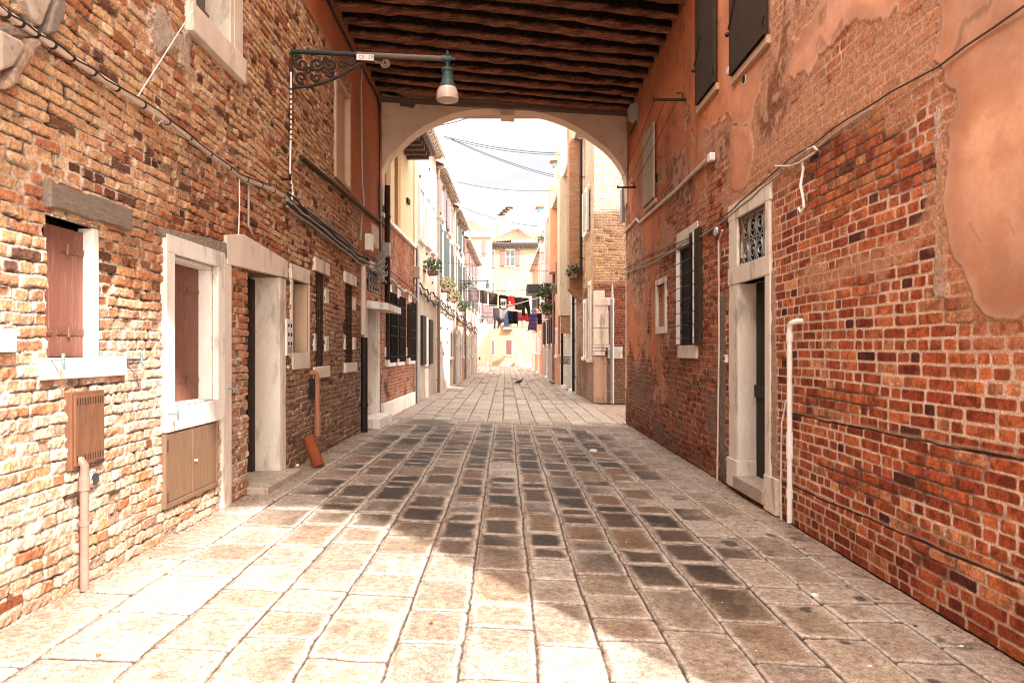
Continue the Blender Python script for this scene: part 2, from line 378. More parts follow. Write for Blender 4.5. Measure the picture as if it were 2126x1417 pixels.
# ---------------------------------------------------------------- masonry looks
def pick(r, cols, stops):
    out = np.zeros(r.shape+(3,))+cols[-1]
    done = np.zeros(r.shape, bool)
    for c, s in zip(cols, stops):
        m = (r < s) & ~done; out[m] = c; done |= m
    return out
LPX = lambda pts: [(yl(a), zz(b, yl(a))) for a, b in pts]
RPX = lambda pts: [(yr(a), zz(b, yr(a))) for a, b in pts]
def look_left(Y, Z):
    idn, r, e, fu, fz = bricks(Y, Z, .067, .235, 5, wob_=.85)
    h1, h2, h3 = hsh(idn, r, 21), hsh(idn, r, 22), hsh(idn, r, 23)
    yellow = ss(.28, .52, fbm(Y*.5, Z*.8, 3, 31)*.7+.3*ss(2.3, 3.6, Z))
    yellow = yellow*ss(1.5, 2.5, Z)*(1-ss(8.6, 10.2, Y)*.7)
    red = pick(h1, [C(.48, .175, .075), C(.60, .26, .125), C(.68, .36, .19), C(.27, .08, .035), C(.11, .04, .025)], [.38, .68, .84, .95])
    yel = pick(h1, [C(.70, .44, .235), C(.64, .34, .175), C(.45, .16, .075), C(.76, .54, .34), C(.15, .055, .03)], [.40, .62, .80, .93])
    col = mixv(red, yel, yellow)*(.82+.36*h2)[..., None]
    pinky = ss(2.1, 1.2, Z)*ss(8.5, 5.0, Y)  # pale pink brick low on the left, with the sun's bleaching painted in
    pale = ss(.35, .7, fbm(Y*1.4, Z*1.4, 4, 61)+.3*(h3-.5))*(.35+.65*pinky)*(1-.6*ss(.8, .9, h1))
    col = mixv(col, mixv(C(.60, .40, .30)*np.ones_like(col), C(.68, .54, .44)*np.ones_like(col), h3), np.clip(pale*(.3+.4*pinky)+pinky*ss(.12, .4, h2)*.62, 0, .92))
    n1 = fbm(Y*35, Z*35, 4, 41); n2 = fbm(Y*8, Z*8, 3, 42)
    col = col*(.72+.56*n1)[..., None]
    # grey lime wash / dirt in the lower far part
    low = ss(2.6, 1.0, Z+.9*(fbm(Y*1.2, Z*1.2, 3, 71)-.5))*ss(6.5, 8.2, Y)
    col = mixv(col, C(.26, .19, .145)*np.ones_like(col)*(.6+.8*n1)[..., None], low*.75)
    # mortar
    w_ = .0015+.009*fbm(Y*2, Z*2, 3, 51)
    m = 1-ss(w_, w_+.004, e+(n1-.5)*.008)
    flush = ss(.52, .68, fbm(Y*1.1+5, Z*1.6, 4, 81))
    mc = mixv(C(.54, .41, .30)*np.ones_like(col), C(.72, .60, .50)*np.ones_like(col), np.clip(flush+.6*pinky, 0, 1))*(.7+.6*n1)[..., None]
    hole = ss(.62, .72, fbm(Y*14, Z*9, 3, 91))*m*(1-flush)
    mc = mixv(mc, C(.05, .032, .022)*np.ones_like(col), hole*.9)
    col = mixv(col, mc, m)
    crack_shade = ss(.009, .005, fz*.067+(n1-.5)*.010)*ss(.44, .56, fbm(Y*7, Z*16, 4, 92)+.06*(1-pinky))  # recessed cracks, plus the shadow gap under each brick painted dark
    crack_shade = np.maximum(crack_shade, ss(.006, .002, e+(n1-.5)*.006)*ss(.52, .6, fbm(Y*6, Z*6, 3, 93))*.8)
    col = mixv(col, C(.055, .035, .024)*np.ones_like(col), crack_shade*.9)
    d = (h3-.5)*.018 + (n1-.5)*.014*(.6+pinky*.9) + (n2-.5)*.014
    d = d 
    d = d*(1-m) + m*(-.003 - .004*(1-flush) - .012*hole + (n1-.5)*.008) - crack_shade*.010
    lost = ss(.93, .95, h2)*(1-m); d = d-lost*.025; col = mixv(col, col*.6, lost)
    # patch of render near top window
    P = LPX([(308, 40), (330, 10), (360, 60), (395, 60), (392, 140), (412, 180), (405, 170), (372, 135), (370, 115), (318, 100)])
    q = ss(-.02, .02, sdf(Y+(n1-.5)*.1, Z+(n2-.5)*.15, P)); col = mixv(col, C(.55, .47, .39)*np.ones_like(col)*(.75+.5*n1)[..., None], q); d = d*(1-q)+q*(.012+(n1-.5)*.006)
    # grey stone lumps upper left
    for pts in ([(20, -10), (110, -10), (75, 45), (62, 60), (45, 30)], [(-20, 45), (40, 55), (70, 85), (20, 80), (-20, 70)], [(-30, 70), (22, 85), (20, 110), (-5, 150), (-30, 160)]):
        q = ss(-.01, .015, sdf(Y+(n2-.5)*.06, Z+(n2-.5)*.06, LPX(pts))); col = mixv(col, C(.40, .34, .28)*np.ones_like(col)*(.6+.8*n1)[..., None], q); d = d*(1-q)+q*(.03+(n2-.5)*.03)
    # grey cement band under conduit further along
    P = LPX([(610, 425), (700, 470), (745, 520), (742, 540), (690, 505), (606, 450)])
    q = ss(-.03, .03, sdf(Y, Z+(n1-.5)*.1, P)); col = mixv(col, C(.34, .26, .21)*np.ones_like(col)*(.7+.6*n1)[..., None], q*.8); d = d*(1-q)+q*(.004+(n1-.5)*.01)
    # relieving brick courses over the window (bright red soldier bricks)
    P = LPX([(330, 435), (455, 480), (500, 462), (590, 512), (592, 545), (500, 490), (455, 505), (335, 468)])
    q = ss(-.01, .02, sdf(Y, Z, P))*(1-m); col = mixv(col, C(.42, .13, .055)*(.6+.7*h1)[..., None], q*.9); d = d+q*.008
    # orange plaster of the covered part
    rag = (fbm(Y*3, Z*3, 4, 101)-.5)*.22+(n1-.5)*.05
    pl = np.maximum.reduce([sdf(Y, Z, [(6.0, 5.72), (11.0, 5.72), (11.0, 9), (6, 9)]),
                            sdf(Y, Z, [(10.62, 4.0), (14, 4.0), (14, 9), (10.62, 9)]),
                            sdf(Y, Z, [(11.35, 2.98), (14, 2.98), (14, 4.3), (11.35, 4.3)])])
    q = ss(-.012, .012, pl+rag*.25); edge = ss(.09, .0, np.abs(pl+rag*.25))*ss(-.05, .02, pl)
    oc = C(.46, .145, .055)*np.ones_like(col)*(.72+.5*fbm(Y*1.6, Z*.9, 5, 111))[..., None]
    oc = mixv(oc, C(.52, .30, .18)*np.ones_like(col), edge*.6)
    wp = ss(0, .03, sdf(Y+(n2-.5)*.1, Z+(n2-.5)*.08, LPX([(768, 458), (786, 475), (786, 520), (776, 515), (770, 500)])))
    oc = mixv(oc, C(.70, .55, .44)*np.ones_like(col), wp)
    col = mixv(col, oc, q); d = d*(1-q)+q*(.022+(fbm(Y*4, Z*4, 3, 121)-.5)*.01)
    # splash zone
    g = ss(.75, .25, Z+.25*(n2-.5)); col = mixv(col, col*C(.8, .72, .66), g*.6)
    return d, col, q*.8
PLR = [[(1950, -40), (1955, 50), (1935, 130), (1950, 155), (1990, 178), (2002, 215), (1975, 290), (1964, 360), (1966, 450), (1986, 530), (2016, 600), (2040, 652), (2082, 664), (2126, 645), (2250, 640), (2600, 900), (2600, -700), (2000, -400)],
       [(1880, -30), (1850, 30), (1810, 55), (1785, 50), (1745, 85), (1730, 85), (1700, 115), (1680, 155), (1650, 160), (1640, 150), (1650, 100), (1672, 58), (1700, 15), (1715, -40), (1760, -160), (1900, -200)],
       [(1308, 330), (1330, 410), (1375, 345), (1392, 320), (1405, 280), (1435, 262), (1449, 296), (1470, 271), (1488, 262), (1506, 252), (1520, 262), (1545, 271), (1555, 269), (1562, 240), (1570, 212), (1585, 159), (1602, 85), (1608, 0), (1640, -120), (1500, -200), (1380, -60), (1303, 200)],
       [(1330, 380), (1376, 380), (1374, 600), (1385, 700), (1380, 760), (1374, 900), (1358, 880), (1356, 780), (1345, 740), (1338, 600), (1334, 480)],
       [(1303, 300), (1312, 300), (1312, 620), (1335, 650), (1345, 700), (1325, 745), (1303, 740)],
       [(1303, 230), (1335, 230), (1340, 330), (1332, 470), (1303, 480)],
       [(1440, 300), (1465, 300), (1463, 450), (1452, 480), (1441, 460)],
       [(1518, 255), (1560, 255), (1566, 330), (1552, 380), (1520, 395)],
       [(1380, 240), (1440, 240), (1440, 345), (1380, 360)]]
THIN = [[(1680, 560), (1780, 520), (1900, 440), (1945, 415), (1962, 500), (1935, 520), (1850, 560), (1790, 590), (1690, 640), (1660, 600)],
        [(1620, 200), (1700, 130), (1800, 70), (1900, -20), (1960, 60), (1940, 150), (1860, 230), (1760, 290), (1650, 330), (1600, 300)],
        [(1560, 270), (1640, 200), (1660, 320), (1600, 370), (1560, 330)],
        [(1480, 260), (1560, 275), (1570, 350), (1500, 330)]]
def look_right(Y, Z):
    near = ss(9.2, 7.6, Y)
    idn, r, e, fu, fz = bricks(Y, Z, .0775, .25, 55, wob_=.32, header=.28)
    i2, r2, e2, _, _ = bricks(Y, Z, .0775, .22, 77, wob_=1.0)
    far = Y > 8.0
    idn = np.where(far, i2, idn); r = np.where(far, r2, r); e = np.where(far, e2, e)
    h1, h2, h3 = hsh(idn, r, 21), hsh(idn, r, 22), hsh(idn, r, 23)
    n1 = fbm(Y*35, Z*35, 4, 141); n2 = fbm(Y*7, Z*7, 4, 142); n3 = fbm(Y*1.2, Z*1.2, 4, 143)
    red = pick(h1, [C(.48, .115, .042), C(.60, .18, .068), C(.33, .065, .026), C(.68, .30, .15), C(.12, .03, .02)], [.42, .70, .86, .965])
    col = red*(.8+.4*h2)[..., None]*(.68+.62*n1)[..., None]
    st = ss(.48, .62, fbm(Y*22, Z*16, 3, 151)); col = mixv(col, col*C(.36, .28, .26), st*.62)
    # salmon dust over brick faces higher up
    up = np.clip(ss(2.2, 4.2, Z+.9*(n3-.5)), 0, 1)
    col = mixv(col, C(.62, .27, .14)*np.ones_like(col)*(.75+.5*n1)[..., None], up*ss(.35, .6, n2)*.65)
    w_ = .0025+.006*fbm(Y*2.2, Z*2.2, 3, 152)
    m = 1-ss(w_, w_+.004, e+(n1-.5)*.005)
    mc = C(.80, .60, .48)*np.ones_like(col)*(.75+.5*n1)[..., None]
    raked = ss(.50, .60, fbm(Y*.8+3, Z*3.4, 4, 153)+.16*(ss(2.2, 3.0, Z)-.5))
    raked = np.where(far, np.maximum(raked, .55), raked)
    under = m*raked*(fz > .5)
    mc = mixv(mc, C(.09, .045, .03)*np.ones_like(col), np.clip(m*raked*.85, 0, 1))
    col = mixv(col, mc, m)
    d = (h3-.5)*.006*(1+far*1.6) + (n1-.5)*.005*(1+far*1.6) + (n2-.5)*.008
    d = d*(1-m)+m*(-.001-.007*raked)
    # far low part: eroded dark brick with dirty render
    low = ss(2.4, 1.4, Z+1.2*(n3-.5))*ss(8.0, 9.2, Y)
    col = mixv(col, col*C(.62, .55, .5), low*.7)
    gr = ss(.5, .62, fbm(Y*1.6, Z*1.3, 5, 171))*ss(1.7, .7, Z)*ss(7.2, 8.4, Y)
    col = mixv(col, C(.23, .145, .105)*np.ones_like(col)*(.55+.9*n1)[..., None], gr*.8); d = d*(1-gr*.6)
    # long cracks: slightly stepped joint lines
    for za, ya, zb, yb in ((.98, 6.2, 1.02, 2.0), (.34, 6.2, .43, 2.0)):
        zl = za+(zb-za)*(6.2-Y)/4.2+(fbm(Y*3, Y*0, 3, 161)-.5)*.03
        c = ss(.010, .003, np.abs(Z-zl))*(Y < 6.3); col = mixv(col, C(.06, .04, .03)*np.ones_like(col), c*.85); d = d-c*.012
        c2 = ss(.014, .004, np.abs(Z-zl-.02))*(Y < 6.3); col = mixv(col, C(.5, .37, .29)*np.ones_like(col), c2*.6)
    # thin render smeared over the bricks
    wy = Y+(fbm(Y*4, Z*4, 4, 181)-.5)*.5; wz = Z+(fbm(Y*4, Z*4, 4, 182)-.5)*.5
    t = np.zeros_like(Y)
    for p in THIN: t = np.maximum(t, ss(-.05, .12, sdf(wy, wz, RPX(p))))
    t = np.maximum(t, ss(.55, .64, fbm(Y*.9+8, Z*1.5, 5, 183))*ss(1.9, 2.6, Z)*.9)
    t = t*ss(.32, .52, fbm(Y*9, Z*12, 4, 184)+.22*t)
    tc_ = C(.60, .295, .165)*np.ones_like(col)*(.7+.6*n1)[..., None]
    tc_ = mixv(tc_, C(.62, .46, .36)*np.ones_like(col), m*.5)
    col = mixv(col, tc_, t*.9); d = d*(1-t*.75)+t*.004
    # blotchy band between the shutters and the smooth patch
    for P in ([(1575, 240), (1610, 60), (1640, -60), (1700, -60), (1640, 110), (1640, 190), (1600, 300), (1565, 300)],
              [(1390, 330), (1440, 290), (1520, 260), (1560, 290), (1550, 350), (1470, 330), (1440, 420), (1395, 420)],
              [(1312, 460), (1340, 470), (1350, 600), (1338, 740), (1312, 660)]):
        s = ss(-.06, .08, sdf(wy, wz, RPX(P)))
        bc = mixv(C(.24, .095, .05)*np.ones_like(col), C(.60, .36, .24)*np.ones_like(col), ss(.4, .62, fbm(Y*11, Z*11, 5, 191)))
        col = mixv(col, bc, s*.85); d = d*(1-s)+s*(.006+(fbm(Y*11, Z*11, 5, 191)-.5)*.02)
    # cement strips
    for P, cc in (([(1943, 232), (1956, 205), (1962, 230), (1958, 320), (1962, 420), (1968, 520), (1968, 620), (1948, 622), (1938, 600), (1944, 500), (1950, 420), (1943, 330)], C(.50, .36, .28)),
                  ([(1943, 235), (1955, 215), (1952, 320), (1942, 315)], C(.72, .64, .57)), ([(1940, 510), (1962, 520), (1966, 620), (1948, 620)], C(.50, .41, .34)),
                  ([(1942, 420), (1952, 400), (1950, 520), (1944, 520)], C(.7, .6, .52)),
                  ([(1600, 560), (1612, 560), (1618, 1075), (1600, 1060)], C(.5, .36, .27)),
                  ([(1494, 620), (1508, 600), (1508, 1000), (1497, 990)], C(.24, .185, .15))):
        s = ss(-.008, .008, sdf(Y+(n1-.5)*.05, Z+(n1-.5)*.05, RPX(P))); col = mixv(col, cc*np.ones_like(col)*(.6+.8*n1)[..., None], s); d = d*(1-s)+s*(.012+(n2-.5)*.02)
    # full plaster coats
    q = np.full(Y.shape, -9.); 
    jw = (fbm(Y*3.2, Z*3.2, 4, 201)-.5)*.16+(fbm(Y*14, Z*14, 3, 202)-.5)*.05
    for p in PLR: q = np.maximum(q, sdf(Y, Z, RPX(p)))
    q = np.maximum(q, sdf(Y, Z, [(9.0, 4.9), (15, 4.9), (15, 9), (9.0, 9)]))
    q = q+jw*ss(3.2, 5.5, Y)+jw*.25-.5*ss(.50, .60, fbm(Y*1.1+4, Z*.9, 5, 205))*ss(8.4, 9.2, Y)*ss(4.9, 4.2, Z)-.35*ss(.56, .62, fbm(Y*2.1, Z*1.6, 5, 206))*ss(7.5, 8.5, Y)*ss(6.0, 5.0, Z)
    q = q+(fbm(Y*6, Z*6, 5, 203)-.5)*.16*ss(.35, .0, np.abs(q)); soft = ss(-.34, -.02, q)*ss(.36, .56, fbm(Y*7, Z*9, 5, 204)+.25*ss(-.3, 0, q)); col = mixv(col, tc_*C(.98, .96, .95), soft*.85); d = d*(1-soft*.6)+soft*.003
    k = ss(-.012, .014, q); rim = ss(.07, 0, np.abs(q-.02)); 
    pn = fbm(Y*1.1, Z*1.1, 5, 211); streak = fbm(Y*5, Z*.7, 4, 212)
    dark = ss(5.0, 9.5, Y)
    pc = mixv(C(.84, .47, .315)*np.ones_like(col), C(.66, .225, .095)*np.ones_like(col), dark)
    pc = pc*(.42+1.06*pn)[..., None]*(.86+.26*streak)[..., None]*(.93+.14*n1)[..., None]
    pc = mixv(pc, pc*C(.62, .5, .45), ss(.09, .03, q)*ss(.4, .6, fbm(Y*2, Z*2, 3, 213))*.7)
    pc = mixv(pc, C(.74, .50, .37)*np.ones_like(col), rim*.4)
    halo = ss(.22, .06, q)*ss(.03, .09, q); pc = mixv(pc, C(.60, .24, .12)*np.ones_like(col), halo*.45)
    ck = ss(.010, .002, np.abs(fbm(Y*1.7, Z*1.3, 5, 221)-.5)*.35)*ss(.48, .6, fbm(Y*.8, Z*.8, 3, 222)); pc = mixv(pc, pc*.55, ck*.7)
    bl = ss(.52, .7, fbm(Y*3.1, Z*3.1, 5, 223)); pc = mixv(pc, pc*C(.80, .70, .64), bl*.6)
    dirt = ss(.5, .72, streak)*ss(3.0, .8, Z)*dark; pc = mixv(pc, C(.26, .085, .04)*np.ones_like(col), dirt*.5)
    for x0, y0_, x1, y1_ in ((2017, 463, 2040, 502), (2098, 455, 2110, 485)):
        a, b = RPX([(x0, y0_), (x1, y1_)])
        sc = .6*ss(.007, .001, np.abs(sdf(Y, Z, [a, b, (b[0]+.001, b[1]+.001)]))); pc = mixv(pc, pc*.5, sc)
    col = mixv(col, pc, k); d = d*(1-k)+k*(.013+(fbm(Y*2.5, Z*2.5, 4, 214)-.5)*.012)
    # base: dark damp bricks
    g = ss(.55, .12, Z+.3*(n2-.5)); col = mixv(col, col*C(.62, .52, .47), g*.75)
    # light jamb blocks at the end of the passage
    s = ss(-.005, .005, sdf(Y+(n1-.5)*.02, Z, [(14.22, .75), (15, .75), (15, 3.4), (14.22, 3.4)])); col = mixv(col, C(.68, .52, .4)*np.ones_like(col)*(.8+.4*n1)[..., None], s)
    return d, col, k
def look_low(Y, Z):                                    # regular red brick of the low house
    idn, r, e, fu, fz = bricks(Y, Z, .072, .24, 305, wob_=.7)
    h1, h2, h3 = hsh(idn, r, 21), hsh(idn, r, 22), hsh(idn, r, 23); n1 = fbm(Y*30, Z*30, 4, 341)
    col = pick(h1, [C(.40, .14, .075), C(.46, .19, .10), C(.33, .10, .05), C(.52, .28, .17)], [.5, .8, .93])*(.8+.4*h2)[..., None]*(.7+.6*n1)[..., None]
    m = 1-ss(.004, .011, e); mc = C(.24, .13, .09)*np.ones_like(col); mc = mixv(mc, C(.5, .36, .28)*np.ones_like(col), ss(3.0, 2.4, Z+(fbm(Y*2, Z*2, 3, 9)-.5)))
    col = mixv(col, mc, m); pale = ss(.5, .7, fbm(Y*2, Z*2, 4, 351)); col = mixv(col, C(.56, .40, .32)*np.ones_like(col), pale*.45)
    dark = ss(.5, .66, fbm(Y*2.3, Z*2.3, 4, 352))*ss(1.5, .9, Z); col = mixv(col, C(.07, .04, .028)*np.ones_like(col), dark*.8)
    return (h3-.5)*.006*(1-m)-m*.012, col
def look_facing(X, Z):                                 # old brick facing the camera, sunlit upper wall and shaded lower wall painted in
    idn, r, e, fu, fz = bricks(X, Z, .078, .27, 405, wob_=1.2)
    h1, h2, h3 = hsh(idn, r, 21), hsh(idn, r, 22), hsh(idn, r, 23); n1 = fbm(X*22, Z*22, 4, 441)
    hi = ss(3.35, 3.6, Z+.2*(fbm(X*2, Z*2, 3, 5)-.5))
    red = pick(h1, [C(.24, .07, .035), C(.34, .11, .05), C(.15, .05, .03)], [.5, .85])
    yel = pick(h1, [C(.55, .34, .17), C(.60, .42, .25), C(.42, .19, .09), C(.3, .12, .06)], [.45, .7, .9])
    col = mixv(red, yel, hi)*(.8+.4*h2)[..., None]*(.7+.6*n1)[..., None]
    top = ss(4.6, 6.2, Z+1.0*(fbm(X*1.5, Z*1.5, 4, 442)-.5)); col = mixv(col, C(.66, .52, .41)*np.ones_like(col)*(.85+.3*n1)[..., None], top*.8)
    m = 1-ss(.006, .014, e); col = mixv(col, mixv(C(.30, .17, .12)*np.ones_like(col), C(.62, .5, .38)*np.ones_like(col), hi), m*(1-.7*top))
    damp = ss(1.5, .9, Z); col = mixv(col, C(.22, .14, .10)*np.ones_like(col)*(.6+.8*n1)[..., None], damp*.8)
    return (h3-.5)*.012*(1-m)-m*.014, col
def look_rowbrick(Y, Z):
    d, col = look_facing(Y+3, Z); return d, col
# ================================================================= SETTING
def plane_mesh(name, x0, x1, y0, y1, z, mat):
    b = MB(); b.poly([(x0, y0, z), (x1, y0, z), (x1, y1, z), (x0, y1, z)]); return b.build(name, mat)
GROUND = M('dusty_ground', (.34, .29, .25), (.26, .21, .18), 3, .95)
struct(plane_mesh('ground', -900, 900, -700, 1300, -.12, GROUND))
XJ = [-2.43, -2.08, -1.65, -1.28, -.92, -.53, -.21, .147, .465, .82, 1.18, 1.55, 1.90, 2.25, 2.60]
def pave(X, Y, seed=0, far=13.55):
    d = np.zeros_like(X); col = np.zeros(X.shape+(3,))
    yb = Y > far
    jl = np.array([-9.0]+[-2.43-.36*k for k in range(12, 0, -1)]+XJ+[2.6+.36*k for k in range(1, 18)]); 
    xw = X+(fbm(X*2, Y*1.5, 3, 3)-.5)*.035+(fbm(X*14, Y*14, 3, 4)-.5)*.012
    xw = xw-np.where(yb, .15, 0)
    c = np.clip(np.searchsorted(jl, xw)-1, 0, len(jl)-2); xl, xr = jl[c], jl[c+1]
    # cross joints: every column has its own random run of slab lengths
    runs = {}
    kk = np.zeros_like(X); ylo = np.zeros_like(X); yhi = np.zeros_like(X)
    yw = Y+(fbm(X*1.7, Y*2, 3, 5)-.5)*.06+(fbm(X*12, Y*12, 3, 6)-.5)*.014
    for ci in np.unique(c):
        rg = random.Random(int(ci)*7+seed); e = [-16.0-rg.random()*.4]
        while e[-1] < 72: e.append(e[-1]+rg.choice([.34, .42, .5, .5, .56, .62, .28]))
        e = np.array(e); m = c == ci; k = np.clip(np.searchsorted(e, yw[m])-1, 0, len(e)-2)
        kk[m] = k; ylo[m] = e[k]; yhi[m] = e[k+1]
    fx, fy = (xw-xl), (xr-xw); gx, gy = yw-ylo, yhi-yw
    dx = np.minimum(fx, fy); dy = np.minimum(gx, gy); k_ = .018
    e = np.minimum(dx, dy)-np.maximum(k_-np.abs(dx-dy), 0)**2/(4*k_)
    h1, h2, h3, h4 = hsh(c, kk, 1+seed), hsh(c, kk, 2+seed), hsh(c, kk, 3+seed), hsh(c, kk, 4+seed)
    n1 = fbm(X*40, Y*40, 4, 11); n2 = fbm(X*7, Y*7, 4, 12); n3 = fbm(X*1.1, Y*.6, 4, 13)
    base = pick(h1, [C(.47, .41, .35), C(.54, .48, .42), C(.42, .35, .29), C(.45, .37, .29), C(.38, .32, .27)], [.3, .58, .76, .9])
    base = base*(.86+.28*h2)[..., None]
    # worn dark hearts of the slabs, strongest mid-street, with shaded paving painted darker
    lane_shade = ss(2.45, 1.5, np.abs(X+.1))*ss(2.7, 5.6, Y+.85*X+1.0*(h2-.5))*ss(14.5, 12, Y)
    amt = np.clip(ss(1.08, .62, 1-h3-1.1*(n3-.5))*lane_shade+.55*ss(.45, .85, h3)*(1-lane_shade)*ss(16, 13, Y), 0, 1)
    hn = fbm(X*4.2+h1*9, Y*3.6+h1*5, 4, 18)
    heart = ss(.010+.015*h4, .065+.02*h4, e+(n2-.5)*.06+(n1-.5)*.02)*ss(.16, .50, .55*hn+.45*n2+.34*h4*lane_shade)
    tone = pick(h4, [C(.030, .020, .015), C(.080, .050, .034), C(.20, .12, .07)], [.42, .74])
    tone = mixv(C(.30, .205, .135)*np.ones_like(tone), tone, np.clip(lane_shade*ss(3.2, 5.6, Y+.3*X)+.1, 0, 1))
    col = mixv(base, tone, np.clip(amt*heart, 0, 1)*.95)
    blot = ss(.53, .66, fbm(X*3.3, Y*2.6, 5, 14)); col = mixv(col, col*C(.62, .55, .5), blot*.55)
    side = ss(1.5, 2.3, np.abs(X)); col = mixv(col, C(.45, .365, .31)*np.ones_like(col), side*.45*(1-amt*.6))
    spots = ss(.66, .74, fbm(X*4.5, Y*4.5, 4, 15))*ss(.9, 1.6, X)*ss(9, 6, Y); col = mixv(col, C(.055, .04, .032)*np.ones_like(col), spots*.85)
    col = col*(.66+.68*n1)[..., None]
    # pale worn edges and mortar
    edge = ss(.038, .010, e+(n2-.5)*.03); col = mixv(col, C(.62, .54, .46)*np.ones_like(col), edge*.6)
    m = ss(np.where(dx < dy, .0115, .016), np.where(dx < dy, .004, .007), e+(n1-.5)*.006)
    mo = mixv(C(.50, .40, .33)*np.ones_like(col), C(.07, .045, .033)*np.ones_like(col), ss(.22, .36, fbm(X*2.4+3, Y*1.3, 4, 16)+.25*(Y < 6)))
    col = mixv(col, C(.60, .53, .46)*np.ones_like(col), ss(.024, .012, np.abs(dx-.006)+.4*(n2-.5)*.03)*.6)
    col = mixv(col, mo, m*.95)
    crk = ss(.014, .004, np.abs(dx-.022-(n2-.5)*.012))*(fx < fy); col = mixv(col, C(.16, .10, .075)*np.ones_like(col), crk*ss(.5, .6, n3)*.6)
    drain = ss(.05, .02, np.abs(Y-far))*(np.abs(X) < 2.5); col = mixv(col, C(.12, .09, .07)*np.ones_like(col), drain*.7)
    wet = ss(.45, .62, fbm(X*2.5, Y*1.6, 4, 17))*ss(.9, .3, np.hypot((X+1.75)/1.2, (Y-13.1)/1.5)); col = mixv(col, C(.10, .09, .085)*np.ones_like(col), wet*.8)
    farc = ss(13.5, 16, Y); col = mixv(col, C(.35, .30, .26)*np.ones_like(col)*(.6+.55*h1+.2*n1)[..., None], farc*.7*(1-m)); col = mixv(col, C(.10, .07, .055)*np.ones_like(col), farc*ss(.022, .008, np.abs(dx))*.8)
    moss = ss(.25, .05, 2.53-X+.2*(n2-.5))+ss(.3, .05, X+2.43+.2*(n2-.5)); col = mixv(col, C(.34, .23, .17)*np.ones_like(col)*(.6+.8*n1)[..., None], np.clip(moss, 0, 1)*.6)
    d = .004*ss(0, .02, e)+(n1-.5)*.0025+(n2-.5)*.006+(h2-.5)*.006-m*.009-farc*m*.006
    return d, col
def pave_mesh(name, xs, ys, mat):
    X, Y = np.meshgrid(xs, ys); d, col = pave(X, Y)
    V = np.stack([X, Y, G(X)+d], -1).reshape(-1, 3); ny = len(xs); idx = np.arange(V.shape[0]).reshape(X.shape)
    q = np.stack([idx[:-1, :-1], idx[:-1, 1:], idx[1:, 1:], idx[1:, :-1]], -1).reshape(-1, 4)
    return npmesh(name, V, q, np.concatenate([col.reshape(-1, 3), np.full((col.shape[0]*col.shape[1], 1), .1)], 1), mat, None)
ys = [2.2]
while ys[-1] < 66: ys.append(ys[-1]+max(.007, .00055*ys[-1]**2*(1 if ys[-1] < 20 else 1.5)))
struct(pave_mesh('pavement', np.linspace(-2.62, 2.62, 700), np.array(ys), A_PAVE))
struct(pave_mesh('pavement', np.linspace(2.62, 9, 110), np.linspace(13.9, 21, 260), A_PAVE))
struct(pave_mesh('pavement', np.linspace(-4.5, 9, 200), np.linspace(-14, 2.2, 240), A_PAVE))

# ================================================================= LEFT BRICK HOUSE
lh = thing('brick_house', 'tall old house of eroded yellow and red brick filling the left side of the photo', 'house', (XL, 8, 0))
hA = (yl(97), yl(207), 1.51, 2.27, -.10); hB = (yl(355), yl(446), 1.136, 2.25, -.16)
hD = (6.44, 7.33, .16, 2.33, -.34); hC = (7.78, 8.36, 1.52, 2.36, -.16)
hE = (yl(655), yl(674), 1.34, 2.56, -.22); hF = (yl(717), yl(733), 1.36, 2.57, -.22)
hT = (5.32, 6.04, 4.2, 5.6, -.22); hN = (9.66, 10.6, 4.0, 5.5, -.07)
hG = (yl(764), yl(786), 2.62, 3.0, -.2); hP = (yl(760), yl(783), .35, 2.30, -.32)
ysL = geo(2.1, 13.26, .0018); zsL = np.concatenate([np.arange(.02, 3.6, .0064), np.arange(3.6, 7.3, .0098)])
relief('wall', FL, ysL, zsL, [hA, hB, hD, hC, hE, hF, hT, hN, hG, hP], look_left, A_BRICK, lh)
b = MB(); b.box(XL-5, XL-.36, -9, 14.4, -.2, 9.5); b.build('wall_core', BACK_BRICK_Y, lh)
b = MB(); b.box(XL-.34, XL, -9, 2.1, -.2, 7.3); b.box(XL-.34, XL, -9, 14.4, 7.3, 9.5); b.build('wall', BACK_BRICK_Y, lh)
def frame(b, F, h, wl, wr, wt, wb, d0, d1):            # stone surround around an opening
    a0, a1, z0, z1 = h[:4]
    if wt: b.fb(F, a0-wl, a1+wr, z1, z1+wt, d0, d1)
    if wl: b.fb(F, a0-wl, a0, z0, z1, d0, d1)
    if wr: b.fb(F, a1, a1+wr, z0, z1, d0, d1)
    if wb: b.fb(F, a0-wl, a1+wr, z0-wb, z0, d0, d1)
def hook(F, y, z, parent, s=.10):
    b = MB(); b.tube([F(y, z, -.01), F(y, z, .09), F(y, z, .10)], .006); b.tube([F(y, z+.035, .10), F(y, z-.02, .10), F(y+.012, z-.05, .10)], [.009, .009, .006])
    b.build('shutter_hook', HOOKM, parent, True)
def shutter(F, h, mat, parent, n, d, th=.03, plank=True):
    a0, a1, z0, z1 = h; b = MB(); w_ = (a1-a0)/n
    for i in range(n): b.fb(F, a0+i*w_+.0025, a0+(i+1)*w_-.0025, z0, z1, d-th, d)
    b.fb(F, a0, a1, z0, z1, d-th-.006, d-th*.45)
    return b.build('shutter', mat, parent, bevel=.002)
def hinge(F, a0, a1, z, d, parent, mat=SHUT_L, knob=None):
    b = MB(); b.fb(F, a0, a1, z-.018, z+.018, d, d+.006)
    for k in range(4):
        a = a0+(a1-a0)*(k+.5)/4; b.blob(F(a, z, d+.008), .005, 1)
    if knob: b.tube([F(knob, z-.03, d+.012), F(knob, z+.03, d+.012)], .008)
    b.build('strap_hinge', mat, parent)
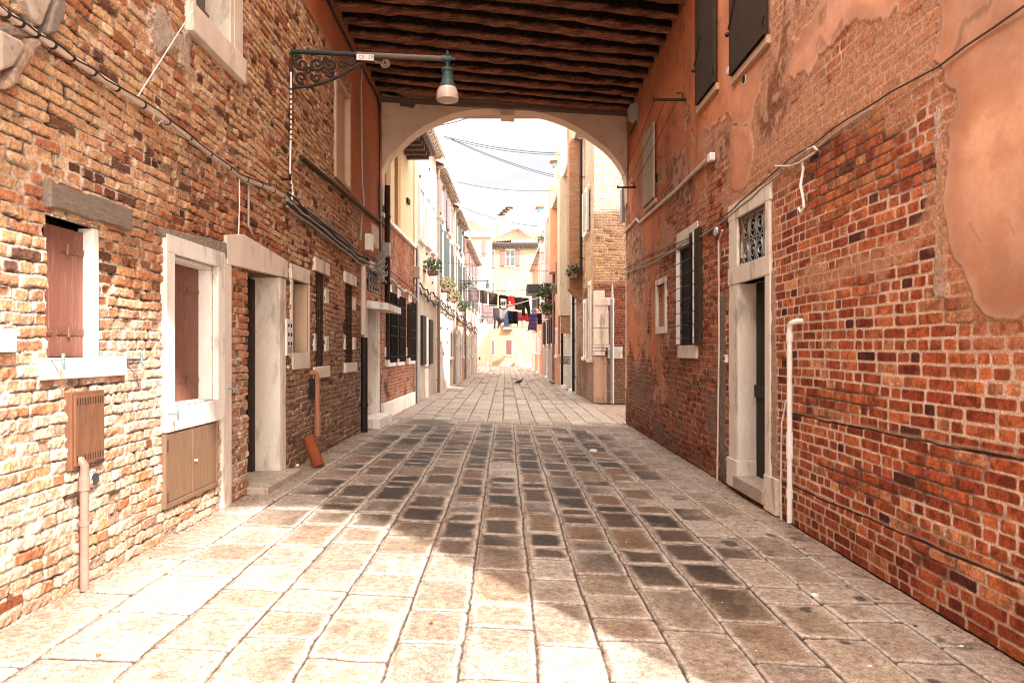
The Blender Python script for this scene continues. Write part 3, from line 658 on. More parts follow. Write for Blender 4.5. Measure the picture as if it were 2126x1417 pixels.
# window A
wA = MB(); frame(wA, FL, hA, .0, .0, .03, 0, -.10, -.012); wA.fb(FL, hA[1]-.055, hA[1]-.001, hA[2], hA[3], -.098, -.004)
wA = wA.build('window', STONE_W, lh, bevel=.004)
wA['label'] = 'small window with closed brown shutters under an old timber beam'
s = shutter(FL, (hA[0]+.005, hA[1]-.058, hA[2]+.004, hA[3]-.03), SHUT, wA, 4, -.062)
hinge(FL, hA[0]+.01, hA[0]+.13, 1.65, -.062, wA); hinge(FL, hA[0]+.17, hA[1]-.06, 1.655, -.062, wA, knob=hA[0]+.26)
hinge(FL, hA[0]+.2, hA[1]-.06, 2.12, -.062, wA, knob=hA[0]+.25)
b = MB(); b.fb(FL, yl(80), yl(252), 1.395, 1.51, -.1, .035); b.build('sill', STONE_W, wA, bevel=.006)
b = MB(); n = 12; a0, a1 = yl(88), yl(262)
pts = []
for i in range(n+1): y = a0+(a1-a0)*i/n; pts.append((y, 2.44+RNG.uniform(-.006, .006)+.015*i/n))
for i in range(n, -1, -1): y = a0+(a1-a0)*i/n; pts.append((y, 2.305+RNG.uniform(-.008, .008)+.012*i/n))
b.prism(FL, pts, -.1, .045); b.build('lintel', BEAMWOOD, wA, bevel=.008)
hook(FL, yl(92), 1.5, wA); hook(FL, yl(262), 1.5, wA)
# window B and the wooden cupboard doors under it
wB = MB(); b = wB; frame(b, FL, hB, .125, .14, .13, .17, -.02, .03)
b.fb(FL, hB[0], hB[1], hB[3]-.03, hB[3], -.16, -.02); b.fb(FL, hB[1]-.02, hB[1], hB[2], hB[3]-.03, -.16, -.02); b.fb(FL, hB[0], hB[0]+.02, hB[2], hB[3]-.03, -.16, -.02)
b.fb(FL, hB[0]+.02, hB[1]-.02, hB[2], hB[2]+.015, -.16, -.02)
wB = b.build('window', STONE_W, lh, bevel=.004); wB['label'] = 'tall window with white stone frame and half shaded brown shutters'
shutter(FL, (hB[0]+.02, hB[1]-.022, hB[2]+.016, hB[3]-.03), SHUT, wB, 3, -.125)
hinge(FL, 5.35, hB[1]-.03, 2.03, -.125, wB, knob=5.48); hinge(FL, 5.3, hB[1]-.03, 1.31, -.125, wB, knob=5.46)
hook(FL, yl(340), 1.10, wB); hook(FL, yl(468), 1.22, wB)
b = MB(); pts = LPX([(325, 470), (470, 505), (468, 540), (458, 530), (335, 492)]); b.prism(FL, pts, -.02, .028); b.build('lintel', RUBBLE, wB, bevel=.01)
cz0, cz1 = .43, .955; c0, c1 = yl(336), yl(446); cm = (c0+c1)/2
b = MB(); frame(b, FL, (c0+.02, c1-.02, cz0+.03, cz1), .02, .02, 0, .035, -.02, .03); cup = b.build('cupboard', WOOD, lh, bevel=.003)
cup['label'] = 'low wooden utility cupboard with two doors under the white window'
for a, bb in ((c0+.022, cm-.003), (cm+.003, c1-.022)):
    b = MB(); b.fb(FL, a, bb, cz0+.035, cz1-.006, -.01, .02); b.build('cupboard_door', WOOD, cup, bevel=.002)
b = MB(); b.fb(FL, cm-.012, cm+.012, cz0+.036, cz1-.006, .02, .026); b.build('cover_strip', WOOD, cup)
b = MB()
for zc in (.5, .87): b.tube([FL(c0+.03, zc-.04, .028), FL(c0+.03, zc+.04, .028)], .005)
b.build('hinge_pin', IRONRUST, cup)
b = MB(); b.tube([FL(cm+.03, .7, .02), FL(cm+.03, .7, .04)], .008); b.build('knob', PVC_W, cup)
# doorway
dr = MB(); b = dr
b.prism(FL, LPX([(463, 488), (500, 486), (592, 541), (592, 577), (466, 548)]), -.03, .03)
b.fb(FL, 7.33, 7.49, .2, 2.33, -.02, .02); b.fb(FL, 7.30, 7.33, .2, 2.33, -.33, .018)
b.fb(FL, 5.82, 6.00, .16, 2.36, -.02, .022)
dr = b.build('door', STONE, lh, bevel=.006); dr['label'] = 'deep doorway with pale stone jambs and a heavy peaked stone lintel'
b = MB(); b.fb(FL, 6.45, 7.30, .25, 2.32, -.335, -.30); b.build('door_panel', DARKPAINT, dr)
b = MB(); b.fb(FL, 7.22, 7.30, .25, 2.30, -.30, -.25); b.build('door_frame', DARKWOOD, dr)
b = MB(); b.fb(FL, 6.40, 7.46, .16, .265, -.33, .20); b.build('threshold', STONE_D, dr, bevel=.01)
# window C
b = MB(); b.fb(FL, 7.68, 8.40, 2.36, 2.53, -.02, .025); b.fb(FL, 7.70, 7.78, 1.52, 2.36, -.02, .012); b.fb(FL, 8.36, 8.44, 1.52, 2.36, -.02, .014); b.fb(FL, 7.74, 8.42, 1.33, 1.52, -.15, .02)
wC = b.build('window', STONE, lh, bevel=.008); wC['label'] = 'small blocked window with rough stone lintel right of the doorbell panel'
b = MB(); b.fb(FL, 7.8, 8.36, 1.53, 2.35, -.16, -.14); b.build('pane', BLACK, wC)
b = MB(); b.fb(FL, 8.30, 8.358, 1.525, 2.355, -.155, .01); b.build('jamb', BEIGE, wC)
def slit(h, nm, lab):
    b = MB(); b.fb(FL, h[0]-.1, h[1]+.16, h[3], h[3]+.17, -.02, .03)
    b.fb(FL, h[0]-.09, h[1]+.17, h[2]-.15, h[2], -.1, .035)
    for z in (h[2]+.2, h[3]-.38):
        b.fb(FL, h[1]+.0, h[1]+.17, z, z+.2, -.02, .014)
    b.fb(FL, h[0]-.1, h[0], h[2]+.2, h[2]+.42, -.02, .014)
    wn = b.build('window', STONE, lh, bevel=.008); wn['label'] = lab
    b = MB(); b.fb(FL, h[0], h[1], h[2], h[3], -.16, -.14); b.build('pane', BLACK, wn)
    b = MB()
    for i in range(5): a = h[0]+(h[1]-h[0])*(i+.5)/5; b.tube([FL(a, h[2], -.02), FL(a, h[3], -.02)], .011, 6)
    for i in range(9): z = h[2]+(h[3]-h[2])*(i+.5)/9; b.tube([FL(h[0], z, -.02), FL(h[1], z, -.02)], .008, 6)
    b.build('grille', IRONRUST, wn)
slit(hE, 'D', 'narrow dark barred window, the wider of the two slit windows'); slit(hF, 'E', 'narrow dark barred window nearest the downpipe at the passage end')
# upper window
b = MB(); b.fb(FL, 5.20, 5.32, 4.0, 5.62, -.02, .02); b.fb(FL, 6.04, 6.24, 4.18, 5.62, -.2, .03); b.fb(FL, 5.96, 6.04, 4.2, 5.6, -.21, .028); b.fb(FL, 5.18, 6.26, 3.98, 4.2, -.2, .06); b.fb(FL, 5.2, 6.24, 5.6, 5.8, -.02, .03)
wT = b.build('window', STONE, lh, bevel=.008); wT['label'] = 'upper window with thick pale stone jamb at the top edge of the photo'
b = MB(); b.fb(FL, 5.33, 5.95, 4.2, 5.6, -.22, -.19); b.build('pane', GLASS, wT)
b = MB(); b.fb(FL, 5.34, 5.94, 4.42, 4.46, -.19, -.15); b.fb(FL, 5.60, 5.64, 4.2, 5.6, -.19, -.15); b.fb(FL, 5.34, 5.38, 4.2, 5.6, -.19, -.15); b.build('sash', SHUT, wT)
# blind niche
b = MB(); b.fb(FL, 9.665, 10.595, 4.005, 5.495, -.085, -.055); wN = b.build('blind_window', BEIGE, lh)
b = MB(); frame(b, FL, (9.75, 10.52, 4.06, 5.42), .08, .07, .07, .05, -.056, .03); b.build('frame', BEIGE, wN, bevel=.004)
# transom window with lattice and door near the passage end
b = MB(); b.fb(FL, hG[0]-.12, hG[1]+.05, 3.0, 3.13, -.1, .06); wG = b.build('window', STONE, lh, bevel=.006); wG['label'] = 'small transom window with a diamond lattice grille above the slab canopy'
b = MB(); b.fb(FL, hG[0], hG[1], 2.62, 3.0, -.19, -.17); b.build('pane', BLACK, wG)
b = MB(); n = 4
for i in range(n):
    for s_ in (1, -1):
        p = []
        for k in range(13):
            t = k/12; a = hG[0]+(hG[1]-hG[0])*((i+.5)/n+.5/n*math.sin(t*math.pi*3)*s_); p.append(FL(a, 2.62+.38*t, .02))
        b.tube(p, .007, 5)
for z in (2.63, 2.99): b.tube([FL(hG[0], z, .02), FL(hG[1], z, .02)], .012, 6)
for a in (hG[0], hG[1]): b.tube([FL(a, 2.62, .02), FL(a, 3.0, .02)], .012, 6)
b.build('grille', CABLE_G, wG)
b = MB(); b.fb(FL, hP[0]-.15, hP[0], .25, 2.3, -.02, .03); b.fb(FL, hP[1]-.02, hP[1]+.1, .25, 2.3, -.02, .03); b.fb(FL, hP[1]-.05, hP[1]-.02, .35, 2.3, -.31, .0); b.fb(FL, hP[0]-.1, hP[1]+.12, .17, .36, -.3, .26)
dP = b.build('door', STONE_W, lh, bevel=.008); dP['label'] = 'white framed doorway with two stone steps at the far end of the brick house'
b = MB(); b.fb(FL, hP[0], hP[1], .35, 2.3, -.315, -.28); b.build('door_panel', BEIGE, dP)
b = MB(); x0, x1 = hP[0]-.18, hP[1]+.22; b.hexa([FL(x0, 2.29, -.05), FL(x1, 2.29, -.05), FL(x1, 2.24, .42), FL(x0, 2.24, .42), FL(x0, 2.42, -.05), FL(x1, 2.42, -.05), FL(x1, 2.36, .42), FL(x0, 2.36, .42)])
b.build('canopy', STONE_W, dP, bevel=.006)

# ================================================================= RIGHT HOUSE
rh = thing('plastered_house', 'tall house on the right with flaking orange plaster over red brick and dark upper shutters', 'house', (XR, 8, 0))
kD = (6.60, 7.39, .12, 2.27, -.2); kT = (6.60, 7.39, 2.46, 2.98, -.14); kW = (yr(1448), yr(1411), 1.62, 3.02, -.3); kN = (yr(1383), yr(1366), 1.93, 2.62, -.10)
ysR = geo(2.5, 14.4, .0018)
relief('wall', FR, ysR, zsL, [kD, kT, kW, kN], look_right, A_BRICK, rh)
b = MB(); b.box(XR+.36, XR+6.5, .93, 11.2, -.2, 14.6); b.box(XR+.36, XR+6.5, 11.2, 14.4, -.2, 11.4); b.build('wall_core', BACK_BRICK_Y, rh)
b = MB(); b.box(XR, XR+.34, .93, 2.5, -.2, 7.29); b.box(XR, XR+.34, .93, 11.2, 7.29, 14.6); b.box(XR, XR+.34, 11.2, 14.4, 7.29, 11.4); b.build('wall', BACK_BRICK_Y, rh)
b = MB(); b.fb(FR, 14.41, 14.45, .0, 7.3, -.36, -.001); b.build('wall_end', STONE, rh)
# door
b = MB()
b.fb(FR, kT[0]-.13, kT[1]+.29, 2.98, 3.16, -.02, .03); b.fb(FR, kT[1], kT[1]+.27, 2.46, 2.98, -.02, .028); b.fb(FR, kT[0]-.11, kT[0], 2.46, 2.98, -.02, .028)
b.fb(FR, kT[0]-.13, kT[1]+.29, 2.27, 2.46, -.13, .034)
b.fb(FR, kD[1], kD[1]+.27, .36, 2.27, -.02, .028); b.fb(FR, kD[1]-.03, kD[1], .36, 2.27, -.19, .025); b.fb(FR, kD[1]-.04, kD[1]+.30, .05, .36, -.19, .045)
b.fb(FR, kD[0]-.13, kD[0], .36, 2.27, -.02, .028); b.fb(FR, kD[0]-.30, kD[0], .02, .36, -.02, .04)
dR = b.build('door', STONE, rh, bevel=.008); dR['label'] = 'dark double door in a pale stone frame with an iron scroll transom'
b = MB(); b.fb(FR, kD[0], kD[1]-.03, .2, 2.27, -.21, -.17); b.fb(FR, kD[0]+.06, kD[1]-.09, 1.25, 2.15, -.17, -.155); b.fb(FR, kD[0]+.06, kD[1]-.09, .35, 1.0, -.17, -.155); b.fb(FR, kD[0]+.02, kD[1]-.05, 1.05, 1.18, -.17, -.14)
b.build('door_panel', DARKPAINT, dR, bevel=.005)
b = MB(); b.tube([FR(6.75, 1.12, -.13), FR(6.75, 1.12, -.09)], .02); b.build('handle', IRON, dR)
b = MB(); b.fb(FR, kD[0]-.02, kD[1]+.05, .06, .2, -.2, .06); b.build('threshold', STONE_D, dR, bevel=.01)
b = MB(); b.fb(FR, kT[0], kT[1], 2.46, 2.98, -.139, -.12); b.build('transom_pane', BLACK, dR)
def spiral(F, a, z, r0, turns, d, s=1, ph=0, n=22):
    return [F(a+s*r0*(1-.75*i/n)*math.cos(ph+turns*2*math.pi*i/n), z+r0*(1-.75*i/n)*math.sin(ph+turns*2*math.pi*i/n), d) for i in range(n+1)]
b = MB(); n = 4
for i in range(n):
    a = kT[0]+(kT[1]-kT[0])*(i+.5)/n
    for zc in (2.59, 2.85):
        b.tube(spiral(FR, a, zc, .085, 1.3, -.04, 1 if i % 2 else -1, .6), .008, 5)
        b.tube([FR(a+.085*math.cos(t*.5236), zc+.115*math.sin(t*.5236), -.04) for t in range(13)], .008, 5)
for z in (2.47, 2.72, 2.97): b.tube([FR(kT[0], z, -.04), FR(kT[1], z, -.04)], .008, 5)
for i in range(n+1): a = kT[0]+(kT[1]-kT[0])*i/n; b.tube([FR(a, 2.46, -.04), FR(a, 2.98, -.04)], .007, 5)
b.build('scroll_grille', ZINC, dR)
# caged window
b = MB(); b.fb(FR, kW[0]-.05, kW[1]+.1, 3.02, 3.25, -.02, .02); b.fb(FR, kW[0]-.02, kW[1]+.02, 1.44, 1.62, -.28, .03); wW = b.build('window', STONE, rh, bevel=.008); wW['label'] = 'tall dark window in a projecting iron cage between white edges'
b = MB(); b.fb(FR, kW[0]+.03, kW[1]-.03, 1.62, 3.02, -.05, -.025); b.build('pane', BLACK, wW)
b = MB(); b.fb(FR, kW[1]-.03, kW[1], 1.64, 3.0, -.0, .055); b.build('shutter', STONE_W, wW)
b = MB(); b.fb(FR, kW[0]-.0, kW[0]+.03, 1.64, 3.12, -.03, .06); b.build('shutter', STONE, wW)
b = MB(); b.fb(FR, kW[0]-.24, kW[0]-.02, 1.62, 3.14, .005, .05); b.build('shutter', DARKWOOD, wW, bevel=.004)
b = MB()
for i in range(8):
    z = 1.72+i*.175; b.tube([FR(kW[1]+.03, z, .0), FR(kW[1]+.03, z, .09), FR(kW[0]-.04, z, .09), FR(kW[0]-.04, z, 0)], .006, 5)
for a in (kW[0]-.03, kW[0]+.04): b.tube([FR(a, 1.62, .09), FR(a, 3.1, .09)], .009, 5)
for zc in (1.9, 2.0, 2.08): b.tube(spiral(FR, kW[0]+.05, zc, .05, 1, .10), .006, 5)
b.build('cage', IRON, wW)
# small niche window
b = MB(); frame(b, FR, kN, .07, .07, .09, .11, -.02, .03); wNn = b.build('window', STONE, rh, bevel=.006); wNn['label'] = 'tiny blocked window in a stone frame at the edge of an orange plaster strip'
b = MB(); b.fb(FR, kN[0], kN[1], kN[2], kN[3], -.10, -.06); b.build('pane', BEIGE, wNn)
# upper shutters
def bigshutter(a0, a1, z0, z1, mat, lab, n, d=.06, inner=True, bar=True):
    b = MB(); b.fb(FR, a0-.02, a1+.05, z0-.09, z0-.01, -.02, .05); r = b.build('window', BEIGE, rh, bevel=.004); r['label'] = lab
    b = MB(); b.fb(FR, a0, a1, z0, z1, -.02, .005); b.build('recess', BLACK, r)
    shutter(FR, (a0, a1, z0, z1), mat, r, n, d+.02, .035)
    if inner:
        b = MB(); b.fb(FR, a1+.01, a1+.06, z0-.05, z1, -.02, .04); b.build('reveal', BEIGE, r)
    if bar:
        b = MB(); a = a1-.01; b.tube([FR(a, z0+.5, d+.03), FR(a-.25, z0+.78, d+.035)], .009, 5); b.tube([FR(a0+.02, z0+.12, d+.02), FR(a0-.12, z0+.13, d+.05)], .008, 5); b.blob(FR(a, z0+.45, d+.04), .03, 1); b.build('iron_stay', IRONRUST, r)
    return r
bigshutter(yr(1601), yr(1528), 4.56, 6.6, DARKWOOD, 'large dark plank shutter, the nearer one at the top of the orange wall', 3)
bigshutter(yr(1494), yr(1455), 4.72, 7.0, DARKWOOD, 'tall dark plank shutter, the second one along the orange wall', 2)
bigshutter(yr(1365), yr(1343), 4.1, 5.35, M('grey_beige_shutter', (.44, .34, .26), (.34, .25, .19), 9, .8, bs=.3, stretch=(8, 8, .8)), 'pale beige shutter high beside the arch', 2, bar=False)
b = MB(); b.lathe(FR(yr(1548), zz(165, yr(1548)), .02), [(.03, 0), (.055, .0), (.055, 0.02)], 18, 'X'); b.build('vent_ring', PVC_W, rh)
b = MB(); b.lathe(FR(yr(1548), zz(165, yr(1548)), .023), [(.043, 0), (.043, .004)], 18, 'X'); b.build('vent_hole', BLACK, rh)
b = MB(); b.lathe(FR(yr(1514), zz(148, yr(1514)), .025), [(.04, 0), (.045, .01)], 18, 'X'); b.build('vent_cover', WHITEP, rh)

# ================================================================= PASSAGE BUILDING
pb = thing('passage_building', 'building bridging the alley with a dark beamed timber ceiling and a cream plaster arch', 'building', (0, 11, 6.5))
CEIL = M('dark_ceiling_boards', (.022, .013, .01), (.01, .007, .006), 6, .9, bs=.5, bd=.01, stretch=(.8, 8, 8))  # near-black boards paint in the shade of the gaps between beams
BEAM = M('charred_beam_timber', (.34, .12, .06), (.010, .006, .005), 2.6, .85, c3=(.40, .24, .16), s3=7, bs=1, bd=.03, bscale=22, stretch=(.9, 6, 6), lo=.42, hi=.54)
def shaded_beam(name):                                        # beams: shade painted black on flanks, light painted brown on lower edges
    m, t, b = shader(name, .85, 0, .2); g = N(t, 'ShaderNodeNewGeometry'); sp = N(t, 'ShaderNodeSeparateXYZ'); t.links.new(g.outputs['Position'], sp.inputs[0])
    n1 = noise(t, 2.6, 6, .65, .4, stretch=(.8, 5, 5)); n2 = noise(t, 16, 6, .7, .3, stretch=(.5, 5, 5))
    ad = N(t, 'ShaderNodeMath', operation='MULTIPLY_ADD'); ad.inputs[1].default_value = .16; t.links.new(n2, ad.inputs[0]); t.links.new(sp.outputs[2], ad.inputs[2])
    ad2 = N(t, 'ShaderNodeMath', operation='MULTIPLY_ADD'); ad2.inputs[1].default_value = .14; t.links.new(n1, ad2.inputs[0]); t.links.new(ad.outputs[0], ad2.inputs[2])
    flank_shade = mrange(t, ad2.outputs[0], 6.555, 6.615, 0, 1)
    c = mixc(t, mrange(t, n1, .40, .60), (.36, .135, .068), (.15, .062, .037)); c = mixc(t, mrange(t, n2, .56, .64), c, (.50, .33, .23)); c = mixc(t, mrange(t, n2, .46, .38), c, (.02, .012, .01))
    c = mixc(t, flank_shade, c, mixc(t, mrange(t, n2, .55, .66), (.008, .005, .004), (.13, .075, .05)))
    t.links.new(c, b.inputs['Base Color']); bump(t, b, n2, .9, .025); return m
BEAM = shaded_beam('beam_timber_painted_shade')
def skew(x, y): return y+.235*(x+2.43)
b = MB(); b.hexa([(-2.5, skew(-2.5, 8.3), 6.72), (2.6, skew(2.6, 8.3), 6.72), (2.6, skew(2.6, 13.3), 6.72), (-2.5, skew(-2.5, 13.3), 6.72), (-2.5, skew(-2.5, 8.3), 6.75), (2.6, skew(2.6, 8.3), 6.75), (2.6, skew(2.6, 13.3), 6.75), (-2.5, skew(-2.5, 13.3), 6.75)])
b.build('ceiling_boards', CEIL, pb)
b = MB(); b.box(-2.5, 2.6, 8.5, 13.3, 6.76, 9.4); b.build('wall', BEIGE, pb)
y = 8.42; k = 0
while y < 12.95:
    b = MB(); rings = []; wd = .07+RNG.uniform(-.015, .03); n = 26; rg = random.Random(k)
    for i in range(n+1):
        x = -2.5+5.1*i/n; yy = skew(x, y)+rg.uniform(-.008, .008); zb = 6.40+rg.uniform(-.012, .012)+.012*math.sin(i*.3+k*1.7); ww = wd+rg.uniform(-.008, .008)
        rings.append([b.bm.verts.new(p) for p in ((x, yy-ww, 6.73), (x, yy-ww, zb+.035+rg.uniform(-.01, .01)), (x, yy-ww+.03, zb), (x, yy+ww-.03, zb+rg.uniform(-.008, .008)), (x, yy+ww, zb+.035), (x, yy+ww, 6.73))])
    for i in range(n):
        for q in range(5): b.bm.faces.new([rings[i][q], rings[i][q+1], rings[i+1][q+1], rings[i+1][q]])
    b.bm.faces.new(rings[0]); b.bm.faces.new(rings[-1][::-1])
    b.build('ceiling_beam', BEAM, pb); y += .43+RNG.uniform(-.06, .06); k += 1
def axz(px, py):
    u = (px-CX)/FP; Y = 13.641/(1-.165*u); return (u*Y, zz(py, Y))
AR = [(790.6, 420), (791.5, 385), (792.5, 352), (808, 324), (826.6, 306), (845, 288), (864.7, 272), (882, 261), (900, 252), (925, 241), (949, 233.5), (977.5, 228), (1012, 225.5), (1046, 225), (1075, 226.5), (1105, 230.5), (1134.7, 237), (1155, 243.5), (1177, 252), (1205, 267), (1240.5, 292), (1260, 307), (1276, 324), (1290, 344), (1298, 361), (1302.2, 385), (1302.8, 420)]
pts = [axz(*p) for p in AR]; th = -.36
b = MB()
fr = [b.bm.verts.new(FA(x, z, 0)) for x, z in pts]; ft = [b.bm.verts.new(FA(x, 6.5, 0)) for x, z in pts]
bk = [b.bm.verts.new(FA(x, z, th)) for x, z in pts]; bt = [b.bm.verts.new(FA(x, 6.5, th)) for x, z in pts]
for i in range(len(pts)-1):
    b.bm.faces.new([fr[i], fr[i+1], ft[i+1], ft[i]]); b.bm.faces.new([bk[i+1], bk[i], bt[i], bt[i+1]])
    b.bm.faces.new([fr[i+1], fr[i], bk[i], bk[i+1]]); b.bm.faces.new([ft[i], ft[i+1], bt[i+1], bt[i]])
ARCHM = M('cream_arch_plaster', (.70, .53, .40), (.60, .43, .31), 2.2, .85, c3=(.50, .35, .25), s3=3.5, bs=.3, bd=.003, bscale=40)
ao = b.build('arch', ARCHM, pb, True, angle=30)
b = MB(); x0, z0 = axz(1040, 0)[0], axz(1040, 239)[1]; b.prism(FA, [(x0, z0), (x0+.27, z0), (x0+.27, z0+.14), (x0, z0+.14)], th-.004, .012); b.build('keystone', ARCHM, ao)
b = MB(); b.prism(FA, [(-2.43, 6.36), (2.53, 6.36), (2.53, 6.44), (-2.43, 6.44)], 0, .10); b.build('cornice', M('grey_cornice', (.17, .12, .10), (.10, .07, .06), 9, .9), pb)
b = MB(); b.box(-2.5, 2.6, 13.3, 14.6, 6.5, 9.4); b.build('wall', BEIGE, pb)

# ================================================================= ADDED UNSEEN WALL BEHIND THE CAMERA (opening shaped to cast the sun patch)
gb = thing('added_shadow_wall', 'added unseen wall with an arched opening shaped to cast the sun patch', 'wall', (XR, -4, 0))
sd = SUN_DIR
def cast(P):
    P = Vector(P); t = (XR-P.x)/sd.x; q = P+sd*t; return (q.y, q.z)
def gpt(px, py):
    u, v = (px-CX)/FP, (py-CY)/FP; t = 1.448/(v-.0403*u); return (u*t, t, 1.55-v*t)
lim = [gpt(1480, 1417), gpt(1330, 1325), gpt(1180, 1240), gpt(1060, 1172), gpt(960, 1122), gpt(860, 1085), gpt(760, 1062), gpt(640, 1050), gpt(455, 1054),
       PL(457, 947), PL(440, 891), PL(400, 770), PL(345, 676), PL(320, 634), PL(270, 575), PL(209, 521), PL(130, 475), PL(60, 445), PL(0, 425)]
cv = [cast(p) for p in lim]
cv = [(.93, 0), (.93, 1.5)]+[(min(p[0], .95), p[1]) for p in cv]
e = cv[-1]; cv += [(e[0]-.8, e[1]+.1), (e[0]-2.2, e[1]-.1), (e[0]-3.6, e[1]-1.0), (e[0]-4.6, e[1]-2.6), (e[0]-5, e[1]-5), (e[0]-5, 0)]
b = MB(); top = 15.2
outer = [b.bm.verts.new((XR, p[0], p[1])) for p in cv]; outt = [b.bm.verts.new((XR, p[0]+(0 if 0 < i < len(cv)-1 else 0), top)) for i, p in enumerate(cv)]
for i in range(len(cv)-1):
    if abs(cv[i][0]-cv[i+1][0]) > 1e-4: b.bm.faces.new([outer[i], outer[i+1], outt[i+1], outt[i]])
b.poly([(XR, cv[-1][0], 0), (XR, cv[-1][0], top), (XR, cv[-1][0]-3, top), (XR, cv[-1][0]-3, 0)])
bmesh.ops.remove_doubles(b.bm, verts=b.bm.verts, dist=1e-5)
gw = b.build('wall', BACK_BRICK_Y, gb); sm = gw.modifiers.new('solid', 'SOLIDIFY'); sm.thickness = .12; sm.offset = 0
print('shadow_outline', [(round(a, 2), round(c, 2)) for a, c in cv])
# ================================================================= STREET HOUSES BEYOND THE ARCH
def Pl(name, c, c2=None, c3=None, **k):
    return M(name, c, c2 or tuple(x*.82 for x in c), k.get('scale', 2.2), .88, c3=c3 or tuple(x*.6 for x in c), s3=k.get('s3', 3.2), bs=.4, bd=.01, bscale=16, stretch=k.get('stretch', (1, 1, .35)))
CREAM = Pl('cream_plaster', (.72, .62, .50), (.66, .54, .42), (.46, .36, .28))
GREYPL = Pl('damp_grey_plaster', (.42, .34, .265), (.30, .235, .18), (.55, .45, .36))
YELLOW = Pl('yellow_plaster', (.66, .50, .31), (.58, .42, .25), (.62, .50, .34))
WHITEPL = Pl('whitewashed_plaster', (.76, .69, .61), (.60, .50, .41), (.34, .26, .20))
PINK = Pl('pink_plaster', (.68, .45, .41), (.60, .38, .34), (.55, .28, .22))
PALEPINK = Pl('pale_pink_plaster', (.76, .64, .56), (.70, .56, .48), (.5, .34, .28))
ORANGE = Pl('orange_plaster', (.62, .32, .18), (.52, .25, .14), (.40, .15, .075))
REDPL = Pl('brick_red_plaster', (.46, .18, .10), (.40, .14, .08), (.26, .10, .06))
GREYST = Pl('grey_stucco', (.55, .50, .44), (.45, .40, .35), (.34, .29, .25))
FARYEL = Pl('pale_yellow_plaster', (.41, .31, .19), (.38, .28, .165), (.33, .235, .14), scale=.5, s3=.8)
FARCR = Pl('pale_cream_plaster', (.44, .37, .27), (.41, .33, .24), (.38, .3, .22), scale=.5)
GREENSH = M('grey_green_shutters', (.085, .10, .10), (.055, .07, .07), 9, .6, bs=.3, stretch=(8, 8, 1))
MAUVESH = M('faded_mauve_shutters', (.26, .20, .20), (.18, .13, .13), 9, .7, bs=.3, stretch=(8, 8, 1))
BLACKSH = M('black_shutters', (.025, .022, .022), (.04, .035, .033), 9, .6)
REDSH = M('dull_red_shutters', (.27, .13, .115), (.21, .10, .09), 9, .7, stretch=(8, 8, 1))
LEAF = M('green_foliage', (.06, .085, .03), (.03, .045, .018), 9, .8, bs=.4)
LEAFY = M('yellowing_foliage', (.20, .16, .075), (.10, .09, .04), 9, .8, bs=.4)
TERRA = M('terracotta', (.24, .13, .085), (.17, .09, .06), 9, .85)

TILEF = M('sunlit_roof_tiles', (.24, .11, .07), (.17, .085, .055), 2, .85, c3=(.3, .2, .15), s3=4, bs=.5, bd=.02)
def win(F, root, yc, z0, w_, h, fm=STONE_W, sh=None, shw=None, pane=GLASS, sill=True, lab=None, shd=.05, one=None):
    a0, a1 = yc-w_/2, yc+w_/2; b = MB(); frame(b, F, (a0, a1, z0, z0+h), .1, .1, .12, 0, -.02, .045)
    if sill: b.fb(F, a0-.14, a1+.14, z0-.1, z0, -.02, .10)
    r = b.build('window', fm, root)
    if lab: r['label'] = lab
    b = MB(); b.fb(F, a0, a1, z0, z0+h, -.02, .008); b.build('pane', pane, r)
    if pane is GLASS:
        b = MB(); b.fb(F, yc-.02, yc+.02, z0, z0+h, .008, .022); b.fb(F, a0, yc-.02, z0+h*.55, z0+h*.55+.03, .008, .02); b.fb(F, yc+.02, a1, z0+h*.55, z0+h*.55+.03, .008, .02); b.build('sash', fm, r)
    if sh:
        q = shw or w_/2
        for side in (0, 1):
            if one is not None and side != one: continue
            s0, s1 = (a0-.03-q, a0-.03) if side == 0 else (a1+.03, a1+.03+q)
            b = MB(); n = 3
            for i in range(n): b.fb(F, s0+(s1-s0)*i/n+.004, s0+(s1-s0)*(i+1)/n-.004, z0-.02, z0+h+.02, .05, .05+shd)
            b.build('shutter', sh, r)
    return r
def doorp(F, root, yc, w_, h, fm=STONE_W, pm=DARKPAINT, zb=.12, lab=None, tr=True):
    a0, a1 = yc-w_/2, yc+w_/2; b = MB(); frame(b, F, (a0, a1, zb, zb+h), .13, .13, .16, 0, -.02, .06); b.fb(F, a0-.16, a1+.16, -.02, zb, -.02, .16)
    if tr: b.fb(F, a0, a1, zb+h-.5, zb+h-.42, .02, .055)
    r = b.build('door', fm, root)
    if lab: r['label'] = lab
    b = MB(); b.fb(F, a0, a1, zb, zb+h, -.02, .01); b.build('door_panel', pm, r)
    return r
